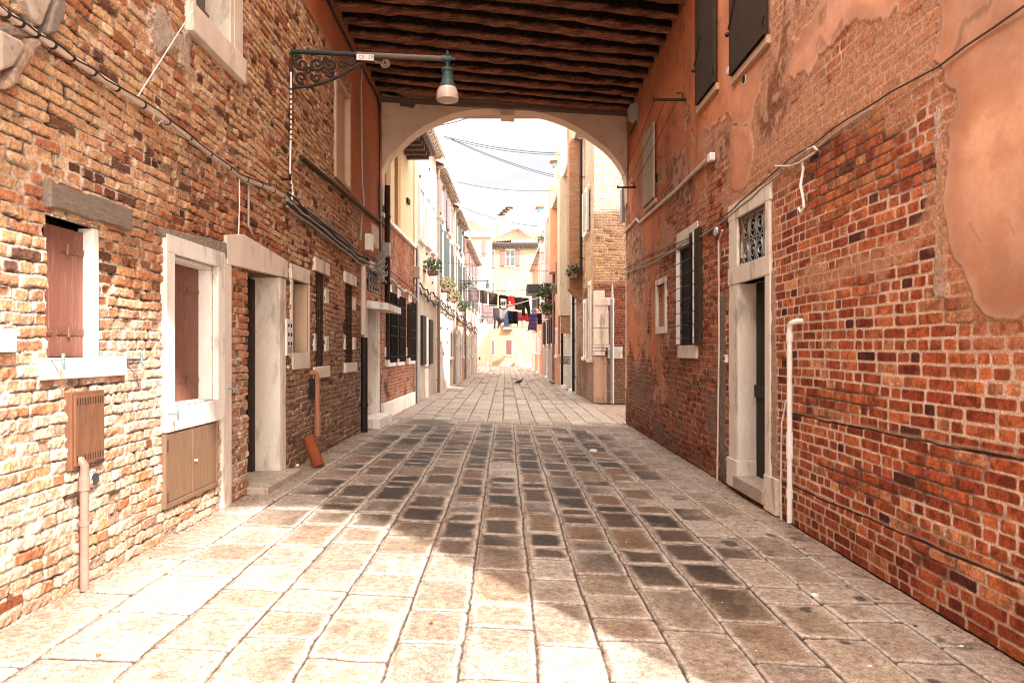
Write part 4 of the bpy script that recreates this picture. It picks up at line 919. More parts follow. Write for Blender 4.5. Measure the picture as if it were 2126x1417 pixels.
def eaves(F, root, y0, y1, z, over=.26, step=.34, mat=STONE, tiles=True, slope=.42, depth=4):
    b = MB(); y = y0+.1
    while y < y1-.1:
        b.hexa([F(y, z-.13, -.02), F(y+.09, z-.13, -.02), F(y+.09, z-.08, over-.06), F(y, z-.08, over-.06), F(y, z-.01, -.02), F(y+.09, z-.01, -.02), F(y+.09, z-.01, over-.03), F(y, z-.01, over-.03)]); y += step
    b.fb(F, y0+.02, y1-.02, z-.03, z-.018, -.02, over-.05)
    rf = MB()
    n = max(4, int((y1-y0)/.09)); rings = []
    for j in range(5):
        t = j/4; row = []
        for i in range(n+1):
            yy = y0+(y1-y0)*i/n; row.append(rf.bm.verts.new(F(yy, z+.03+(over+depth)*slope*t+.035*(i % 2)+.0*t, over-(over+depth)*t)))
        rings.append(row)
    low = [rf.bm.verts.new(F(y0+(y1-y0)*i/n, z-.005, over-.02)) for i in range(n+1)]; bk = [rf.bm.verts.new(F(y0+(y1-y0)*i/n, z-.005+.02, -.05)) for i in range(n+1)]
    for i in range(n):
        for j in range(4): rf.bm.faces.new([rings[j][i], rings[j][i+1], rings[j+1][i+1], rings[j+1][i]])
        rf.bm.faces.new([low[i], low[i+1], rings[0][i+1], rings[0][i]]); rf.bm.faces.new([bk[i], bk[i+1], low[i+1], low[i]])
    r = rf.build('roof', TILE, root); b.build('rafter_ends', mat, r)
    b = MB(); p = [F(y, z-.03, over+.03) for y in (y0+.05, y1-.05)]; b.tube(p, .05, 8); b.build('gutter', STONE_W, r)
    return r
def house(name, label, F, y0, y1, z1, mat, cat='house', depth=5, z0=-.2):
    r = thing(name, label, cat, tuple(np.array(F((y0+y1)/2, 0, 0), float)))
    b = MB(); b.fb(F, y0, y1, z0, z1, -depth, 0); b.build('wall', mat, r); return r
def pipe_down(F, y, z0, z1, mat, label, r=.045, d=.08, name='downpipe', top=None):
    b = MB(); pts = [F(y, z0, d), F(y, z1, d)]
    if top: pts += [F(y, z1+.18, d+top)]
    b.tube(pts, r, 10)
    o = b.build(name, mat, None, True, org=F(y, z0, d)); tag(o, label, 'downpipe')
    b = MB(); z = z0+.5
    while z < z1: b.tube([F(y, z-.02, d), F(y, z+.02, d)], r*1.25, 10); b.fb(F, y-.012, y+.012, z-.012, z+.012, -.01, d); z += 1.3
    b.build('bracket', mat, o); return o
def plant(name, label, p, r, mat, seed, pot=None, n=260, sc=(1, 1, .8), droop=0, cat='plant', group=None):
    rg = random.Random(seed); t = thing(name, label, cat, p, group); b = MB()
    for i in range(n):
        v = Vector((rg.gauss(0, 1), rg.gauss(0, 1), rg.gauss(0, 1))).normalized()*rg.random()**.4*r
        v = Vector((v.x*sc[0], v.y*sc[1], v.z*sc[2]+r*.35-droop*abs(v.x+v.y)*.5)); c = Vector(p)+v
        s = r*rg.uniform(.10, .22); a = Vector((rg.gauss(0, 1), rg.gauss(0, 1), rg.gauss(0, 1))).normalized(); u = a.orthogonal().normalized()
        b.poly([c-a*s, c+u*s*.5, c+a*s, c-u*s*.5])
    me = b.build('foliage', mat, t)
    if pot is not None:
        b = MB(); q = Vector(p)
        if pot == 'box': b.box(q.x-.10, q.x+.10, q.y-r*.7, q.y+r*.7, q.z-.12, q.z-.0); b.build('planter', TERRA, t, bevel=.01)
        else: b.lathe((q.x, q.y, q.z-.25), [(.09, 0), (.13, .22), (.14, .25)], 14); b.build('pot', TERRA, t)
    return t

# ---- low brick house with grilled windows, yellow wall above
lb = thing('brick_wall_house', 'low red brick house front with barred windows, white plinth and coping, just past the arch', 'house', FL2(15.4, 0, 0))
gw1, gw2, gw3 = (13.78, 14.42, 1.36, 2.68), (14.84, 15.50, 1.36, 2.68), (16.35, 17.05, 1.36, 2.66)
relief('wall', FL2, np.linspace(13.22, 17.5, 330), np.arange(.15, 4.14, .0135), [(*g, -.18) for g in (gw1, gw2, gw3)], look_low, A_BRICK, lb)
b = MB(); b.fb(FL2, 13.62, 17.5, -.2, 6.1, -4, -.2); b.build('wall_core', YELLOW, lb)
b = MB(); b.fb(FL2, 13.22, 17.5, 4.14, 4.22, -.2, .07); b.build('coping', STONE_W, lb, bevel=.006)
b = MB(); b.fb(FL2, 13.28, 17.3, .1, .50, -.02, .06); b.build('plinth', STONE_W, lb, bevel=.01)
for k, g in enumerate((gw1, gw2, gw3)):
    b = MB(); b.fb(FL2, g[0]-.12, g[1]+.1, 1.22, 1.36, -.1, .07); b.fb(FL2, g[0]+.15, g[1]-.05, 2.72, 2.92, -.02, .015); b.fb(FL2, g[0]-.14, g[0]-.02, 1.42, 1.62, -.02, .012)
    r = b.build('window', STONE_W, lb, bevel=.006); r['label'] = ('first', 'second', 'third')[k]+' barred window of the low brick house counted from the arch'
    b = MB(); b.fb(FL2, g[0], g[1], g[2], g[3], -.17, -.15); b.build('pane', BLACK, r)
    b = MB()
    for i in range(6): a = g[0]-.02+(g[1]-g[0]+.04)*i/5; b.tube([FL2(a, g[2]-.06, .10), FL2(a, g[3]+.05, .10)], .014, 6)
    for z in (1.42, 1.85, 2.05, 2.5): b.tube([FL2(g[0]-.04, z, .10), FL2(g[1]+.04, z, .10)], .012, 6)
    b.build('grille', IRON, r)
    b = MB(); b.fb(FL2, g[1]-.16, g[1]-.0, g[2]+.02, g[3], -.03, .075); b.fb(FL2, g[0], g[0]+.10, g[2]+.02, g[3], -.03, .06); b.build('shutter', BLACKSH, r)
yh = thing('yellow_house', 'yellow plastered upper storey with dark roof overhang above the low brick front', 'house', FL2(15.4, 4.2, -.2))
b = MB(); b.fb(FL2, 13.62, 17.5, 4.22, 6.35, -4, -.03); b.build('wall', YELLOW, yh)
b = MB(); b.fb(FL2, 13.64, 14.15, 4.22, 6.2, -.03, .03); b.fb(FL2, 14.9, 15.25, 4.22, 6.2, -.03, .04); b.build('pilaster', Pl('ochre_pilaster', (.50, .33, .17)), yh)
b = MB(); b.fb(FL2, 16.4, 16.7, 5.1, 5.22, -.02, .02); b.build('bird_hole', IRON, yh)
b = MB()
for i in range(9): y_ = 13.4+i*.38; b.fb(FL2, y_, y_+.14, 6.17, 6.30, -.05, .50)
b.fb(FL2, 13.3, 16.75, 6.30, 6.36, -.3, .52); rf = b.build('roof', M('dark_eaves_wood', (.16, .11, .085), (.07, .048, .038), 8, .85, bs=.4), yh)
b = MB(); b.tube([FL2(13.3, 6.36, .58), FL2(16.65, 6.36, .58)], .085, 12); b.build('gutter', M('weathered_zinc_dark', (.16, .14, .135), (.10, .09, .085), 9, .5, .6), rf, True)
b = MB(); b.hexa([FL2(13.3, 6.38, .55), FL2(16.75, 6.38, .55), FL2(16.75, 7.8, -3.5), FL2(13.3, 7.8, -3.5), FL2(13.3, 6.46, .55), FL2(16.75, 6.46, .55), FL2(16.75, 7.9, -3.5), FL2(13.3, 7.9, -3.5)]); b.build('tiles', TILE, rf)

# ---- left row
h3 = house('plaster_house', 'cream house with damp grey lower wall and dark ground floor shutters', FL2, 17.52, 21.9, 7.75, CREAM)
b = MB(); b.fb(FL2, 17.54, 21.8, -.1, 3.1, -.01, .012); b.build('wall_render', GREYPL, h3)
FD = lambda y, z, d: FL2(y, z, d+.012)
b = MB(); b.fb(FD, 18.45, 19.15, 1.15, 2.50, 0, .07); b.build('shutter', BLACKSH, h3); b = MB(); b.fb(FD, 19.95, 20.65, 1.15, 2.45, 0, .07); b.build('shutter', BLACKSH, h3)
b = MB(); b.fb(FD, 19.15, 19.95, 1.1, 2.5, 0, .02); b.build('window_reveal', STONE_W, h3)
b = MB(); b.fb(FD, 19.2, 19.9, .18, 1.02, 0, .03); b.build('door_patch', WHITEPL, h3)
win(FL2, h3, 18.6, 4.55, .75, 1.35, STONE_W, pane=WHITEPL); win(FL2, h3, 19.9, 4.6, .7, 1.35, STONE_W, pane=WHITEPL); win(FL2, h3, 21.1, 4.6, .6, 1.35, STONE_W, pane=WHITEPL)
for (a, z) in ((18.3, 6.2), (18.9, 5.9), (19.6, 4.3), (20.2, 6.9), (20.9, 3.6)):
    b = MB(); b.fb(FL2, a, a+.12, z, z+.05, 0, .03); b.build('wall_tie', IRON, h3)
eaves(FL2, h3, 17.52, 21.9, 7.75)
h4 = house('plaster_house', 'whitewashed house with tall grey green shutters and a row of white doorways', FL2, 21.94, 27.4, 7.5, WHITEPL)
win(FL2, h4, 23.3, 4.0, .8, 1.7, sh=GREENSH, shw=.55); win(FL2, h4, 25.7, 3.9, .8, 1.7, sh=GREENSH, shw=.6)
win(FL2, h4, 23.2, 6.1, .7, 1.1, sh=MAUVESH, shw=.55); win(FL2, h4, 25.8, 6.0, .7, 1.1, sh=MAUVESH, shw=.55)
doorp(FL2, h4, 22.9, .8, 2.2, STONE_W, WHITEPL, lab='white doorway of the whitewashed house nearest the camera'); doorp(FL2, h4, 25.0, .8, 2.25, STONE_W, GREYST, lab='grey door of the whitewashed house'); win(FL2, h4, 26.6, 1.3, .6, .9, pane=BLACK)
win(FL2, h4, 24.0, 1.6, .35, .6, pane=BLACK)
eaves(FL2, h4, 21.94, 27.4, 7.5)
h5 = house('plaster_house', 'pale house with grey green shutters and an orange stained ground floor', FL2, 27.44, 32.6, 7.3, PALEPINK)
b = MB(); b.fb(FL2, 27.46, 32.5, -.1, 3.0, -.01, .012); b.build('wall_render', Pl('peach_render', (.66, .43, .28), (.62, .38, .22), (.70, .58, .46)), h5)
for y_, z_, m_ in ((28.6, 3.9, GREENSH), (31.2, 3.9, GREENSH), (28.8, 6.0, GREENSH), (31.0, 6.0, GREENSH)): win(FL2, h5, y_, z_, .8, 1.5 if z_ < 5 else 1.0, sh=m_, shw=.5)
doorp(FD, h5, 28.3, .7, 2.1); doorp(FD, h5, 30.2, .8, 2.2, pm=BLACKSH); win(FD, h5, 31.6, 1.3, .6, 1.2, pane=BLACK)
eaves(FL2, h5, 27.44, 32.6, 7.3)
h6 = house('plaster_house', 'last house of the left row with peach wall and teal shutters behind the hanging laundry', FL2, 32.64, 43.0, 6.9, PALEPINK)
for k in range(4): win(FL2, h6, 34.0+2.5*k, 3.9, .8, 1.4, sh=GREENSH, shw=.5); win(FL2, h6, 34.0+2.5*k, 5.6, .7, .9, sh=MAUVESH, shw=.4)
for k in range(3): doorp(FL2, h6, 34.2+3*k, .8, 2.2, pm=(BLACKSH, DARKPAINT, GREYST)[k]); win(FL2, h6, 35.7+3*k, 1.2, .6, 1.2, pane=BLACK)
eaves(FL2, h6, 32.64, 43.0, 6.9)

# ---- right row
r2 = thing('corner_house', 'old brick corner house across the side street with a tall white stone corner pilaster', 'house', (4, 19.8, 0))
XC = FR2(19.8, 0, 0)[0]
relief('wall', FSouth(19.8), np.linspace(XC+.0, 5.5, 230), np.arange(.02, 8.9, .017), [], look_facing, A_BRICK, r2)
sA = (20.25, 20.75, 1.35, 3.5, -.2)
def look_side(Y, Z):
    d, c = look_facing(Y+5, Z); idn, r, e, fu, fz = bricks(Y, Z, .078, .27, 415, wob_=1.2)
    t = ss(.45, .6, fbm(Y*1.2, Z*.8, 4, 77)); c = mixv(c, C(.50, .36, .26)*np.ones_like(c)*(.7+.6*fbm(Y*20, Z*20, 3, 5))[..., None], t*.55); return d, c
relief('wall', FR2, np.linspace(19.8, 24.2, 220), np.arange(.02, 8.6, .018), [sA], look_side, A_BRICK, r2)
b = MB(); b.box(XC+.3, 6.8, 20.1, 24.2, -.2, 8.7); b.build('wall_core', BACK_BRICK_X, r2)
b = MB(); b.fb(FSouth(19.8), XC+.002, 5.5, 8.85, 9.0, -.3, .12); b.build('cornice', STONE, r2)
FSo = FSouth(19.8); P = MB()
xp = lambda px: (px-CX)*19.8/FP
zp = lambda py: zz(py, 19.8)
for x0, x1, ya, yb, d in ((1233, 1255, 603, 618, .04), (1233, 1275, 618, 634, .05), (1233, 1263, 644, 680, .045), (1233, 1263, 681, 715, .04), (1232, 1266, 716, 721, .06), (1232, 1258, 722, 728, .05), (1232, 1256, 729, 738, .06), (1233, 1262, 634, 644, .03)):
    P.fb(FSo, xp(x0)-.01, xp(x1), zp(yb), zp(ya), -.05, d)
P.build('corner_stone', STONE, r2, bevel=.012)
b = MB(); b.fb(FSo, xp(1233)-.01, xp(1259), .02, zp(739), -.05, .03); b.build('corner_render', Pl('rough_pinkish_render', (.50, .33, .24), (.40, .25, .18), (.2, .13, .1), s3=6), r2, bevel=.02)
win(FR2, r2, 20.5, 1.3, .5, 2.2, STONE, pane=GREYST); win(FR2, r2, 21.7, 1.35, .45, 1.7, STONE_W, pane=STONE_D); win(FR2, r2, 21.2, 5.2, .6, 1.3, STONE, pane=GLASS, sh=GREYST, shw=.3)
b = MB()
for k in range(11):
    t = k/10*math.pi*.5; b.fb(FR2, 21.0+1.6*math.sin(t), 21.0+1.6*math.sin(t)+.12, 2.1+1.35*math.cos(t), 2.1+1.35*math.cos(t)+.09, -.02, .07)
b.build('arch_bricks', BACK_BRICK_X, r2)
b = MB(); b.fb(FR2, 22.6, 23.3, 3.6, 9.3, -.02, .42); b.hexa([FR2(22.6, 3.2, -.02), FR2(23.3, 3.2, -.02), FR2(23.3, 3.2, .05), FR2(22.6, 3.2, .05), FR2(22.6, 3.6, -.02), FR2(23.3, 3.6, -.02), FR2(23.3, 3.6, .42), FR2(22.6, 3.6, .42)]); ch = b.build('chimney', BACK_BRICK_Y, r2)
eaves(FR2, r2, 19.9, 24.2, 8.6, over=.24)
r3 = house('stone_house', 'pale stuccoed house with white stone door frames and a projecting chimney breast', FR2, 24.24, 28.6, 8.3, GREYST)
b = MB(); b.fb(FR2, 26.3, 27.4, 2.9, 9.6, -.02, .40); b.build('chimney', Pl('ochre_grey_render', (.50, .40, .29)), r3)
b = MB()
for k in range(8): b.fb(FR2, 26.35+.12*k, 26.44+.12*k, 2.2+.08*k, 2.9, .0, .36-.03*k)
b.build('corbel', BACK_BRICK_Y, r3)
doorp(FR2, r3, 25.0, .7, 2.1, pm=BLACKSH, tr=False, lab='narrow dark door beside the square fanlight'); win(FR2, r3, 25.05, 2.5, .5, .55, pane=BLACK, sill=False); doorp(FR2, r3, 27.9, .6, 2.5, pm=BLACKSH)
win(FR2, r3, 25.2, 4.4, .7, 1.3, sh=WHITEPL, shw=.35); win(FR2, r3, 28.0, 4.4, .6, 1.3, sh=MAUVESH, shw=.3); win(FR2, r3, 25.3, 6.4, .6, 1.1, sh=GREENSH)
eaves(FR2, r3, 24.24, 28.6, 8.3, over=.24)
r4 = house('orange_house', 'orange plastered house with a dark niche opening, right side of the street', FR2, 28.64, 33.2, 8.2, ORANGE)
b = MB(); b.fb(FR2, 28.7, 29.5, -.1, 3.4, -.01, .09); b.build('pilaster', WHITEPL, r4)
win(FR2, r4, 30.6, 1.4, .55, 1.9, REDPL, pane=BLACK, sill=False); win(FR2, r4, 31.0, 4.3, .7, 1.3, sh=REDSH); b = MB(); b.fb(FR2, 31.7, 32.8, 5.2, 9.2, -.02, .35); b.build('chimney', ORANGE, r4)
win(FR2, r4, 32.3, 1.3, .6, 1.2, pane=BLACK)
eaves(FR2, r4, 28.64, 33.2, 8.2, over=.24)
r5 = house('pink_house', 'pink house with black shutters, window plants and twin pink chimney breasts', FR2, 33.24, 42.0, 8.2, PINK)
for y_ in (35.0, 38.4):
    b = MB(); b.fb(FR2, y_-.5, y_+.4, 3.2, 9.0, -.02, .40); b.build('chimney', PALEPINK if y_ > 36 else PINK, r5)
b = MB(); b.fb(FR2, 33.3, 41.9, -.1, 1.7, -.01, .02); b.build('wall_render', GREYPL, r5)
for y_ in (34.1, 36.7, 40.3): win(FR2, r5, y_, 4.4, .8, 1.4, sh=BLACKSH, shw=.45); win(FR2, r5, y_, 1.9, .7, 1.3, pane=BLACK, sh=BLACKSH, shw=.4)
doorp(FR2, r5, 37.9, .8, 1.9, pm=BLACKSH)
eaves(FR2, r5, 33.24, 42.0, 8.2, over=.24)
r6 = house('red_house', 'brick red house at the far end of the right row', FR2, 42.04, 55.0, 7.9, REDPL)
for k in range(4): win(FR2, r6, 43.6+3*k, 4.4, .8, 1.4, sh=BLACKSH, shw=.5); win(FR2, r6, 44.4+3*k, 1.4, .8, 1.3, pane=BLACK)
doorp(FR2, r6, 46, .9, 2.1); doorp(FR2, r6, 52, .9, 2.1)
eaves(FR2, r6, 42.04, 55.0, 7.9, over=.24)

# ---- buildings closing the street
def FF(y0, skew_=0): return lambda x, z, d: (x, y0+skew_*x-d, z)
F1 = FF(63, -.02)
xf = lambda px, y=63: (px-CX)*y/FP
fh = thing('yellow_house', 'pale yellow house with hipped tiled roof closing the end of the street', 'house', (1, 63, 0))
zE = zz(508, 63); x0, x1 = xf(1019), 5.0; xc = xf(1099)
b = MB(); b.fb(F1, x0, x1, -.3, zE, -9, 0); b.build('wall', FARYEL, fh)
b = MB(); b.fb(F1, x0, x1, -.3, .42, -.01, .05); b.build('plinth', STONE_D, fh)
b = MB(); b.fb(F1, x0, x1, 3.75, 3.85, -.01, .05); b.build('string_course', FARYEL, fh)
def roofplane(b, A, B, Cc, D, n):                       # A-B eave, D-C ridge ; corrugated
    A, B, Cc, D = map(Vector, (A, B, Cc, D)); nr = (B-A).cross(D-A).normalized()
    if nr.z < 0: nr = -nr
    rows = []
    for j in range(2):
        rows.append([b.bm.verts.new((A.lerp(B, i/n) if j == 0 else D.lerp(Cc, i/n))+nr*(.09*(i % 2))) for i in range(n+1)])
    for i in range(n): b.bm.faces.new([rows[0][i], rows[0][i+1], rows[1][i+1], rows[1][i]])
b = MB(); pk = (xf(1078), 67, zz(472, 63)+.5); eL = (x0-.3, 62.5, zE+.1); eR = (xc+.4, 62.45, zE+.45); eR2 = (x1+.4, 66, zE+.1)
roofplane(b, eL, eR, pk, (pk[0]-.4, pk[1], pk[2]), 34); roofplane(b, eR, eR2, (pk[0]+2.5, 70, pk[2]-.2), pk, 20); roofplane(b, (x0-.3, 71, zE+.1), eL, (pk[0]-.4, pk[1], pk[2]), (pk[0]-.4, 68, pk[2]), 20)
rf = b.build('roof', TILEF, fh)
b = MB(); b.fb(F1, x0-.25, x1, zE-.28, zE, -.01, .30); b.tube([(x0-.3, 62.42, zE+.02), (x1+.2, 62.3, zE+.02)], .11, 8); b.build('gutter', M('dark_gutter', (.07, .06, .055)), rf)
b = MB()
for i in range(16): a = x0+.1+i*.4; b.fb(F1, a, a+.14, zE-.42, zE-.28, 0, .28)
b.fb(F1, x0+.05, x0+6.3, zE-.30, zE-.27, 0, .29); b.build('rafter_ends', BEAMWOOD, rf)
win(F1, fh, xf(1059), zz(552, 63), .75, 1.45, STONE_W, sh=REDSH, shw=.5, lab='upper window with open mauve shutters and a white sill'); 
win(F1, fh, xf(1021.5), zz(552, 63), .35, 1.35, STONE_W, pane=REDSH, lab='narrow upper window at the left edge of the yellow house')
win(F1, fh, xf(1058.5), zz(625, 63), .5, 1.9, STONE_W, pane=Pl('tan_blind', (.52, .36, .24)), lab='first floor window with a tan blind above the laundry'); win(F1, fh, xf(1023), zz(625, 63), .25, 1.7, STONE_W, pane=REDSH)
win(F1, fh, xf(1056.5), zz(736, 63), .55, 1.35, STONE_W, pane=M('curtained_glass', (.16, .08, .065), (.10, .06, .05), 4, .3), lab='ground floor window with white frame'); win(F1, fh, xf(1022), zz(736, 63), .32, 1.35, STONE_W, pane=SHUT)
b = MB(); b.fb(F1, xf(1045), xf(1065), zz(684, 63), zz(680, 63), -.01, .5); b.build('balcony', STONE_D, fh)
b = MB(); b.fb(F1, xf(1046), xf(1063), zz(680, 63), zz(669, 63), .2, .42); b.build('flower_box', TERRA, fh)
b = MB(); b.fb(F1, xf(1081), xf(1089), zz(711, 63), zz(704, 63), -.01, .03); b.build('street_plate', WHITEP, fh)
# stepped chimney stack
b = MB(); cz = zz(495, 66); yC = 66
for k, (p0, p1, top) in enumerate(((1035, 1043, 447), (1043, 1048, 441), (1048, 1053, 437), (1053, 1061, 431))):
    b.box(xf(p0, yC), xf(p1, yC), yC, yC+1.6, 9.5, zz(top, yC))
ck = b.build('chimney', FARCR, fh)
b = MB()
for k, (px, py) in enumerate(((1041, 446), (1046.5, 441), (1051, 436.5), (1057, 431.5))):
    x = xf(px, yC); z = zz(py, yC); b.hexa([(x-.36, yC-.25, z), (x+.36, yC-.25, z), (x+.36, yC+.5, z), (x-.36, yC+.5, z), (x-.12, yC, z+.14), (x+.12, yC, z+.14), (x+.12, yC+.25, z+.14), (x-.12, yC+.25, z+.14)])
b.build('chimney_cap', IRONRUST, ck)
b = MB(); b.box(xf(1030, yC), xf(1035, yC), yC+.5, yC+1.2, 9.5, zz(462, yC)); b.build('chimney', FARCR, fh)
# antenna
b = MB(); x, z = xf(1050.5, 66.5), zz(418, 66.5); b.tube([(x, 66.5, zz(440, 66.5)), (x, 66.5, z)], .03, 5); b.tube([(x-.5, 66.5, z+.1), (x, 66.5, z)], .02, 4)
an = b.build('tv_antenna', ZINC, None, org=(x, 66.5, zz(440, 66.5))); tag(an, 'thin television aerial above the stepped chimneys', 'antenna')
# cream house to the left of it
F2 = FF(58, -.05); cr = thing('cream_house', 'cream house with one brown shutter and blue glass, left of the far yellow house', 'house', (-3, 58, 0))
a0, a1 = xf(965, 58), xf(1019.5, 58); zt = zz(488, 58)
b = MB(); b.fb(F2, a0, a1, -.3, zt, -6, 0); b.build('wall', FARCR, cr)
b = MB(); b.fb(F2, a0, a1, -.3, .4, -.01, .06); b.build('plinth', STONE_D, cr)
b = MB(); roofplane(b, (a0-.3, 58+.2-.5, zt+.45), (a1+.15, 57.6, zt+.1), (a1-1.5, 61.5, zt+1.6), (a0, 61.5, zt+1.9), 26); rf = b.build('roof', TILE, cr)
b = MB(); b.fb(F2, a0, a1+.1, zt-.2, zt+.1, -.01, .3); b.build('cornice', STONE, rf)
r = win(F2, cr, xf(993.5, 58), zz(530, 58), .42, 1.2, FARCR, pane=M('sky_blue_glass', (.22, .36, .42), (.18, .3, .36), 3, .2, spec=.6), sh=REDSH, shw=.36, one=1, lab='window with blue glass and one brown shutter')
b = MB(); b.fb(F2, xf(994, 58), xf(997, 58), zz(746, 58), zz(741, 58), -.01, .04); b.build('meter_plate', IRON, cr)
b = MB(); b.tube([F2(xf(1013, 58), -.1, .1), F2(xf(1013, 58), .55, .1)], .05, 8); o = b.build('bollard', WHITEPL, None, org=F2(xf(1013, 58), -.1, .1)); tag(o, 'short pale post against the cream house', 'post')
b = MB(); b.lathe((xf(1078, 62.6), 62.2, .05), [(.22, 0), (.24, .25), (.15, .8), (.2, .95), (.1, 1.1)], 10); o = b.build('standpipe', STONE, None, org=(xf(1078, 62.6), 62.2, .05)); tag(o, 'small stone water fountain against the far yellow house', 'fountain')
# tall white chimney with little tiled roof, and a brick red one
def vchim(px0, px1, py, pb, Y, label, m=WHITEPL):
    x0, x1 = xf(px0, Y), xf(px1, Y); zt, zb = zz(py, Y), zz(pb, Y); h = thing('rooftop_chimney', label, 'chimney', ((x0+x1)/2, Y, zb-3)); wd = x1-x0
    b = MB(); b.box(x0, x1, Y, Y+wd, zb-3, zt); b.build('shaft', m, h)
    b = MB(); b.box(x0-.08, x1+.08, Y-.08, Y+wd+.08, zt+.0, zt+.22); b.build('vents', M('teal_vent', (.12, .3, .33)), h)
    b = MB(); xm = (x0+x1)/2; ym = Y+wd/2; z1 = zt+.22; v = [(x0-.22, Y-.22, z1), (x1+.22, Y-.22, z1), (x1+.22, Y+wd+.22, z1), (x0-.22, Y+wd+.22, z1)]
    for i in range(4): b.poly([v[i], v[(i+1) % 4], (xm, ym, z1+.5)])
    b.poly(v[::-1]); b.build('cap', TILE, h)
vchim(1119, 1134, 437, 520, 46, 'tall white chimney with a small tiled roof and teal vents'); vchim(1152, 1161, 345, 400, 32, 'slim white chimney with red cap above the right roofs')
# ================================================================= THINGS ON THE WALLS
# ---- bracket street lamps
DARKGREEN = M('blackened_green_paint', (.018, .045, .045), (.03, .022, .018), 12, .6, .3)
def lamp(root_label, F, y, z, L, s, ylamp, plate=False):
    t = thing('street_lamp', root_label, 'street lamp', F(y, z, 0))
    A = Vector(F(y, z, 0)); B = Vector((F(y, z, 0)[0]+L, ylamp, z)); 
    b = MB(); b.tube([A, A.lerp(B, .5), A.lerp(B, .55)], .026*s, 10); b.build('arm', DARKGREEN, t, True)
    b = MB(); b.tube([A.lerp(B, .42), B], .030*s, 10); b.build('arm_tube', GREENR, t, True)
    b = MB(); q = lambda u, v: A.lerp(B, u)+Vector((0, 0, v*s))           # u along arm, v metres down/up
    b.tube([q(.0, -.36), q(.04, -.40), q(.12, -.385), q(.22, -.33), q(.32, -.24), q(.42, -.12), q(.46, -.09)], .021*s, 7)
    b.tube([q(.0, -.03), q(.0, -.40)], .024*s, 7); b.blob(q(.02, -.40), .035*s, 1); b.blob(q(.0, -.22), .04*s, 1)
    def spi(cu, cv, r, ph, turns, sg=1):
        c = q(cu, cv); pts = []
        for i in range(27):
            k = i/26; rr = r*s*(1-.82*k); a = ph+sg*turns*2*math.pi*k; pts.append(c+(B-A).normalized()*rr*math.cos(a)+Vector((0, 0, rr*math.sin(a))))
        b.tube(pts, [.019*s*(1-.35*i/26) for i in range(27)], 6)
    for cu, cv, r, ph, tn, sg in ((.07, -.14, .085, 1.5, 1.4, 1), (.07, -.29, .07, -1.2, 1.3, -1), (.165, -.13, .085, .5, 1.5, -1), (.16, -.28, .055, 2.4, 1.2, 1), (.25, -.12, .075, 2.0, 1.5, 1), (.245, -.225, .045, .2, 1.2, -1), (.325, -.10, .055, .8, 1.4, -1), (.385, -.085, .04, 2.2, 1.3, 1), (.115, -.21, .04, 0, 1.1, 1), (.21, -.20, .04, 3, 1.1, -1), (.03, -.075, .04, 0, 1.2, 1)): spi(cu, cv, r, ph, tn, sg)
    b.build('scroll_bracket', M('blackened_cast_iron', (.03, .022, .018), (.07, .04, .026), 14, .7, .4, bs=.5), t, True)
    b = MB(); c = q(.60, -.085); pts = [c+(B-A).normalized()*.055*s*(1-.75*i/30)*math.cos(3.0+i/30*11)+Vector((0, 0, .055*s*(1-.75*i/30)*math.sin(3.0+i/30*11))) for i in range(31)]
    b.tube([q(.49, -.03), q(.55, -.085)]+pts, .013*s, 6); b.build('scroll_curl', GREENR, t, True)
    P = B; u = .00543*s
    prof = [(0, 18), (2.5, 17), (3.2, 14), (2.2, 11.5), (4.4, 9), (2.4, 6.5), (3, 4), (6.5, 3), (7, 0), (6.5, -5), (3.5, -7), (4.6, -10), (3, -13), (3.4, -16), (5, -20)]
    b = MB(); b.lathe(P, [(r*u, h*u) for r, h in prof], 16); dv = (B-A).normalized(); b.tube([B-dv*.07*s, B+dv*.04*s], .036*s, 10); b.tube([B+dv*.04*s, B+dv*.065*s], [.014*s, .014*s], 8); b.blob(B+dv*.078*s, .02*s, 2); b.build('finial', GREENP, t, True)
    b = MB(); b.lathe(P, [(r*u, h*u) for r, h in ((4, -19), (10, -20), (12.6, -22), (13.4, -26), (11.6, -27.5), (11.2, -30), (11.4, -37), (12.4, -44), (14, -50), (17, -56), (18.4, -60), (18.4, -63), (15, -64))], 20); lb_ = b.build('lamp_hood', GREENP, t, True, angle=25)
    b = MB(); b.lathe(P, [(r*u, h*u) for r, h in ((15, -60), (18.6, -62.5), (20.8, -66), (22.4, -71), (23.4, -78), (23.8, -85), (23.2, -88), (21, -88.6), (10, -88.9), (0, -89))], 24); b.build('glass_shade', GLASSL, t, True, angle=60)
    if plate:
        pb_ = MB(); C0 = A.lerp(B, .42)+Vector((0, -.04, -.035*s)); dx = (B-A).normalized()
        pc = [C0+dx*0+Vector((0, 0, -.04)), C0+dx*.19+Vector((0, 0, -.04)), C0+dx*.19+Vector((0, 0, .025)), C0+Vector((0, 0, .025))]
        pb_.hexa([p+Vector((0, .012, 0)) for p in (pc[0], pc[1])]+[pc[1]+Vector((0, 0, 0)), pc[0]]+[p+Vector((0, .012, 0)) for p in (pc[3], pc[2])]+[pc[2], pc[3]])
        pl = pb_.build('number_plate', WHITEP, t)
        pl['label'] = 'small white number plate on the lamp arm'
        text('CS', C0+dx*.022+Vector((0, -.003, -.028)), .058, RED, pl, 'lettering'); text('I 59', C0+dx*.10+Vector((0, -.003, -.028)), .058, PURPLE, pl, 'lettering')
    return t
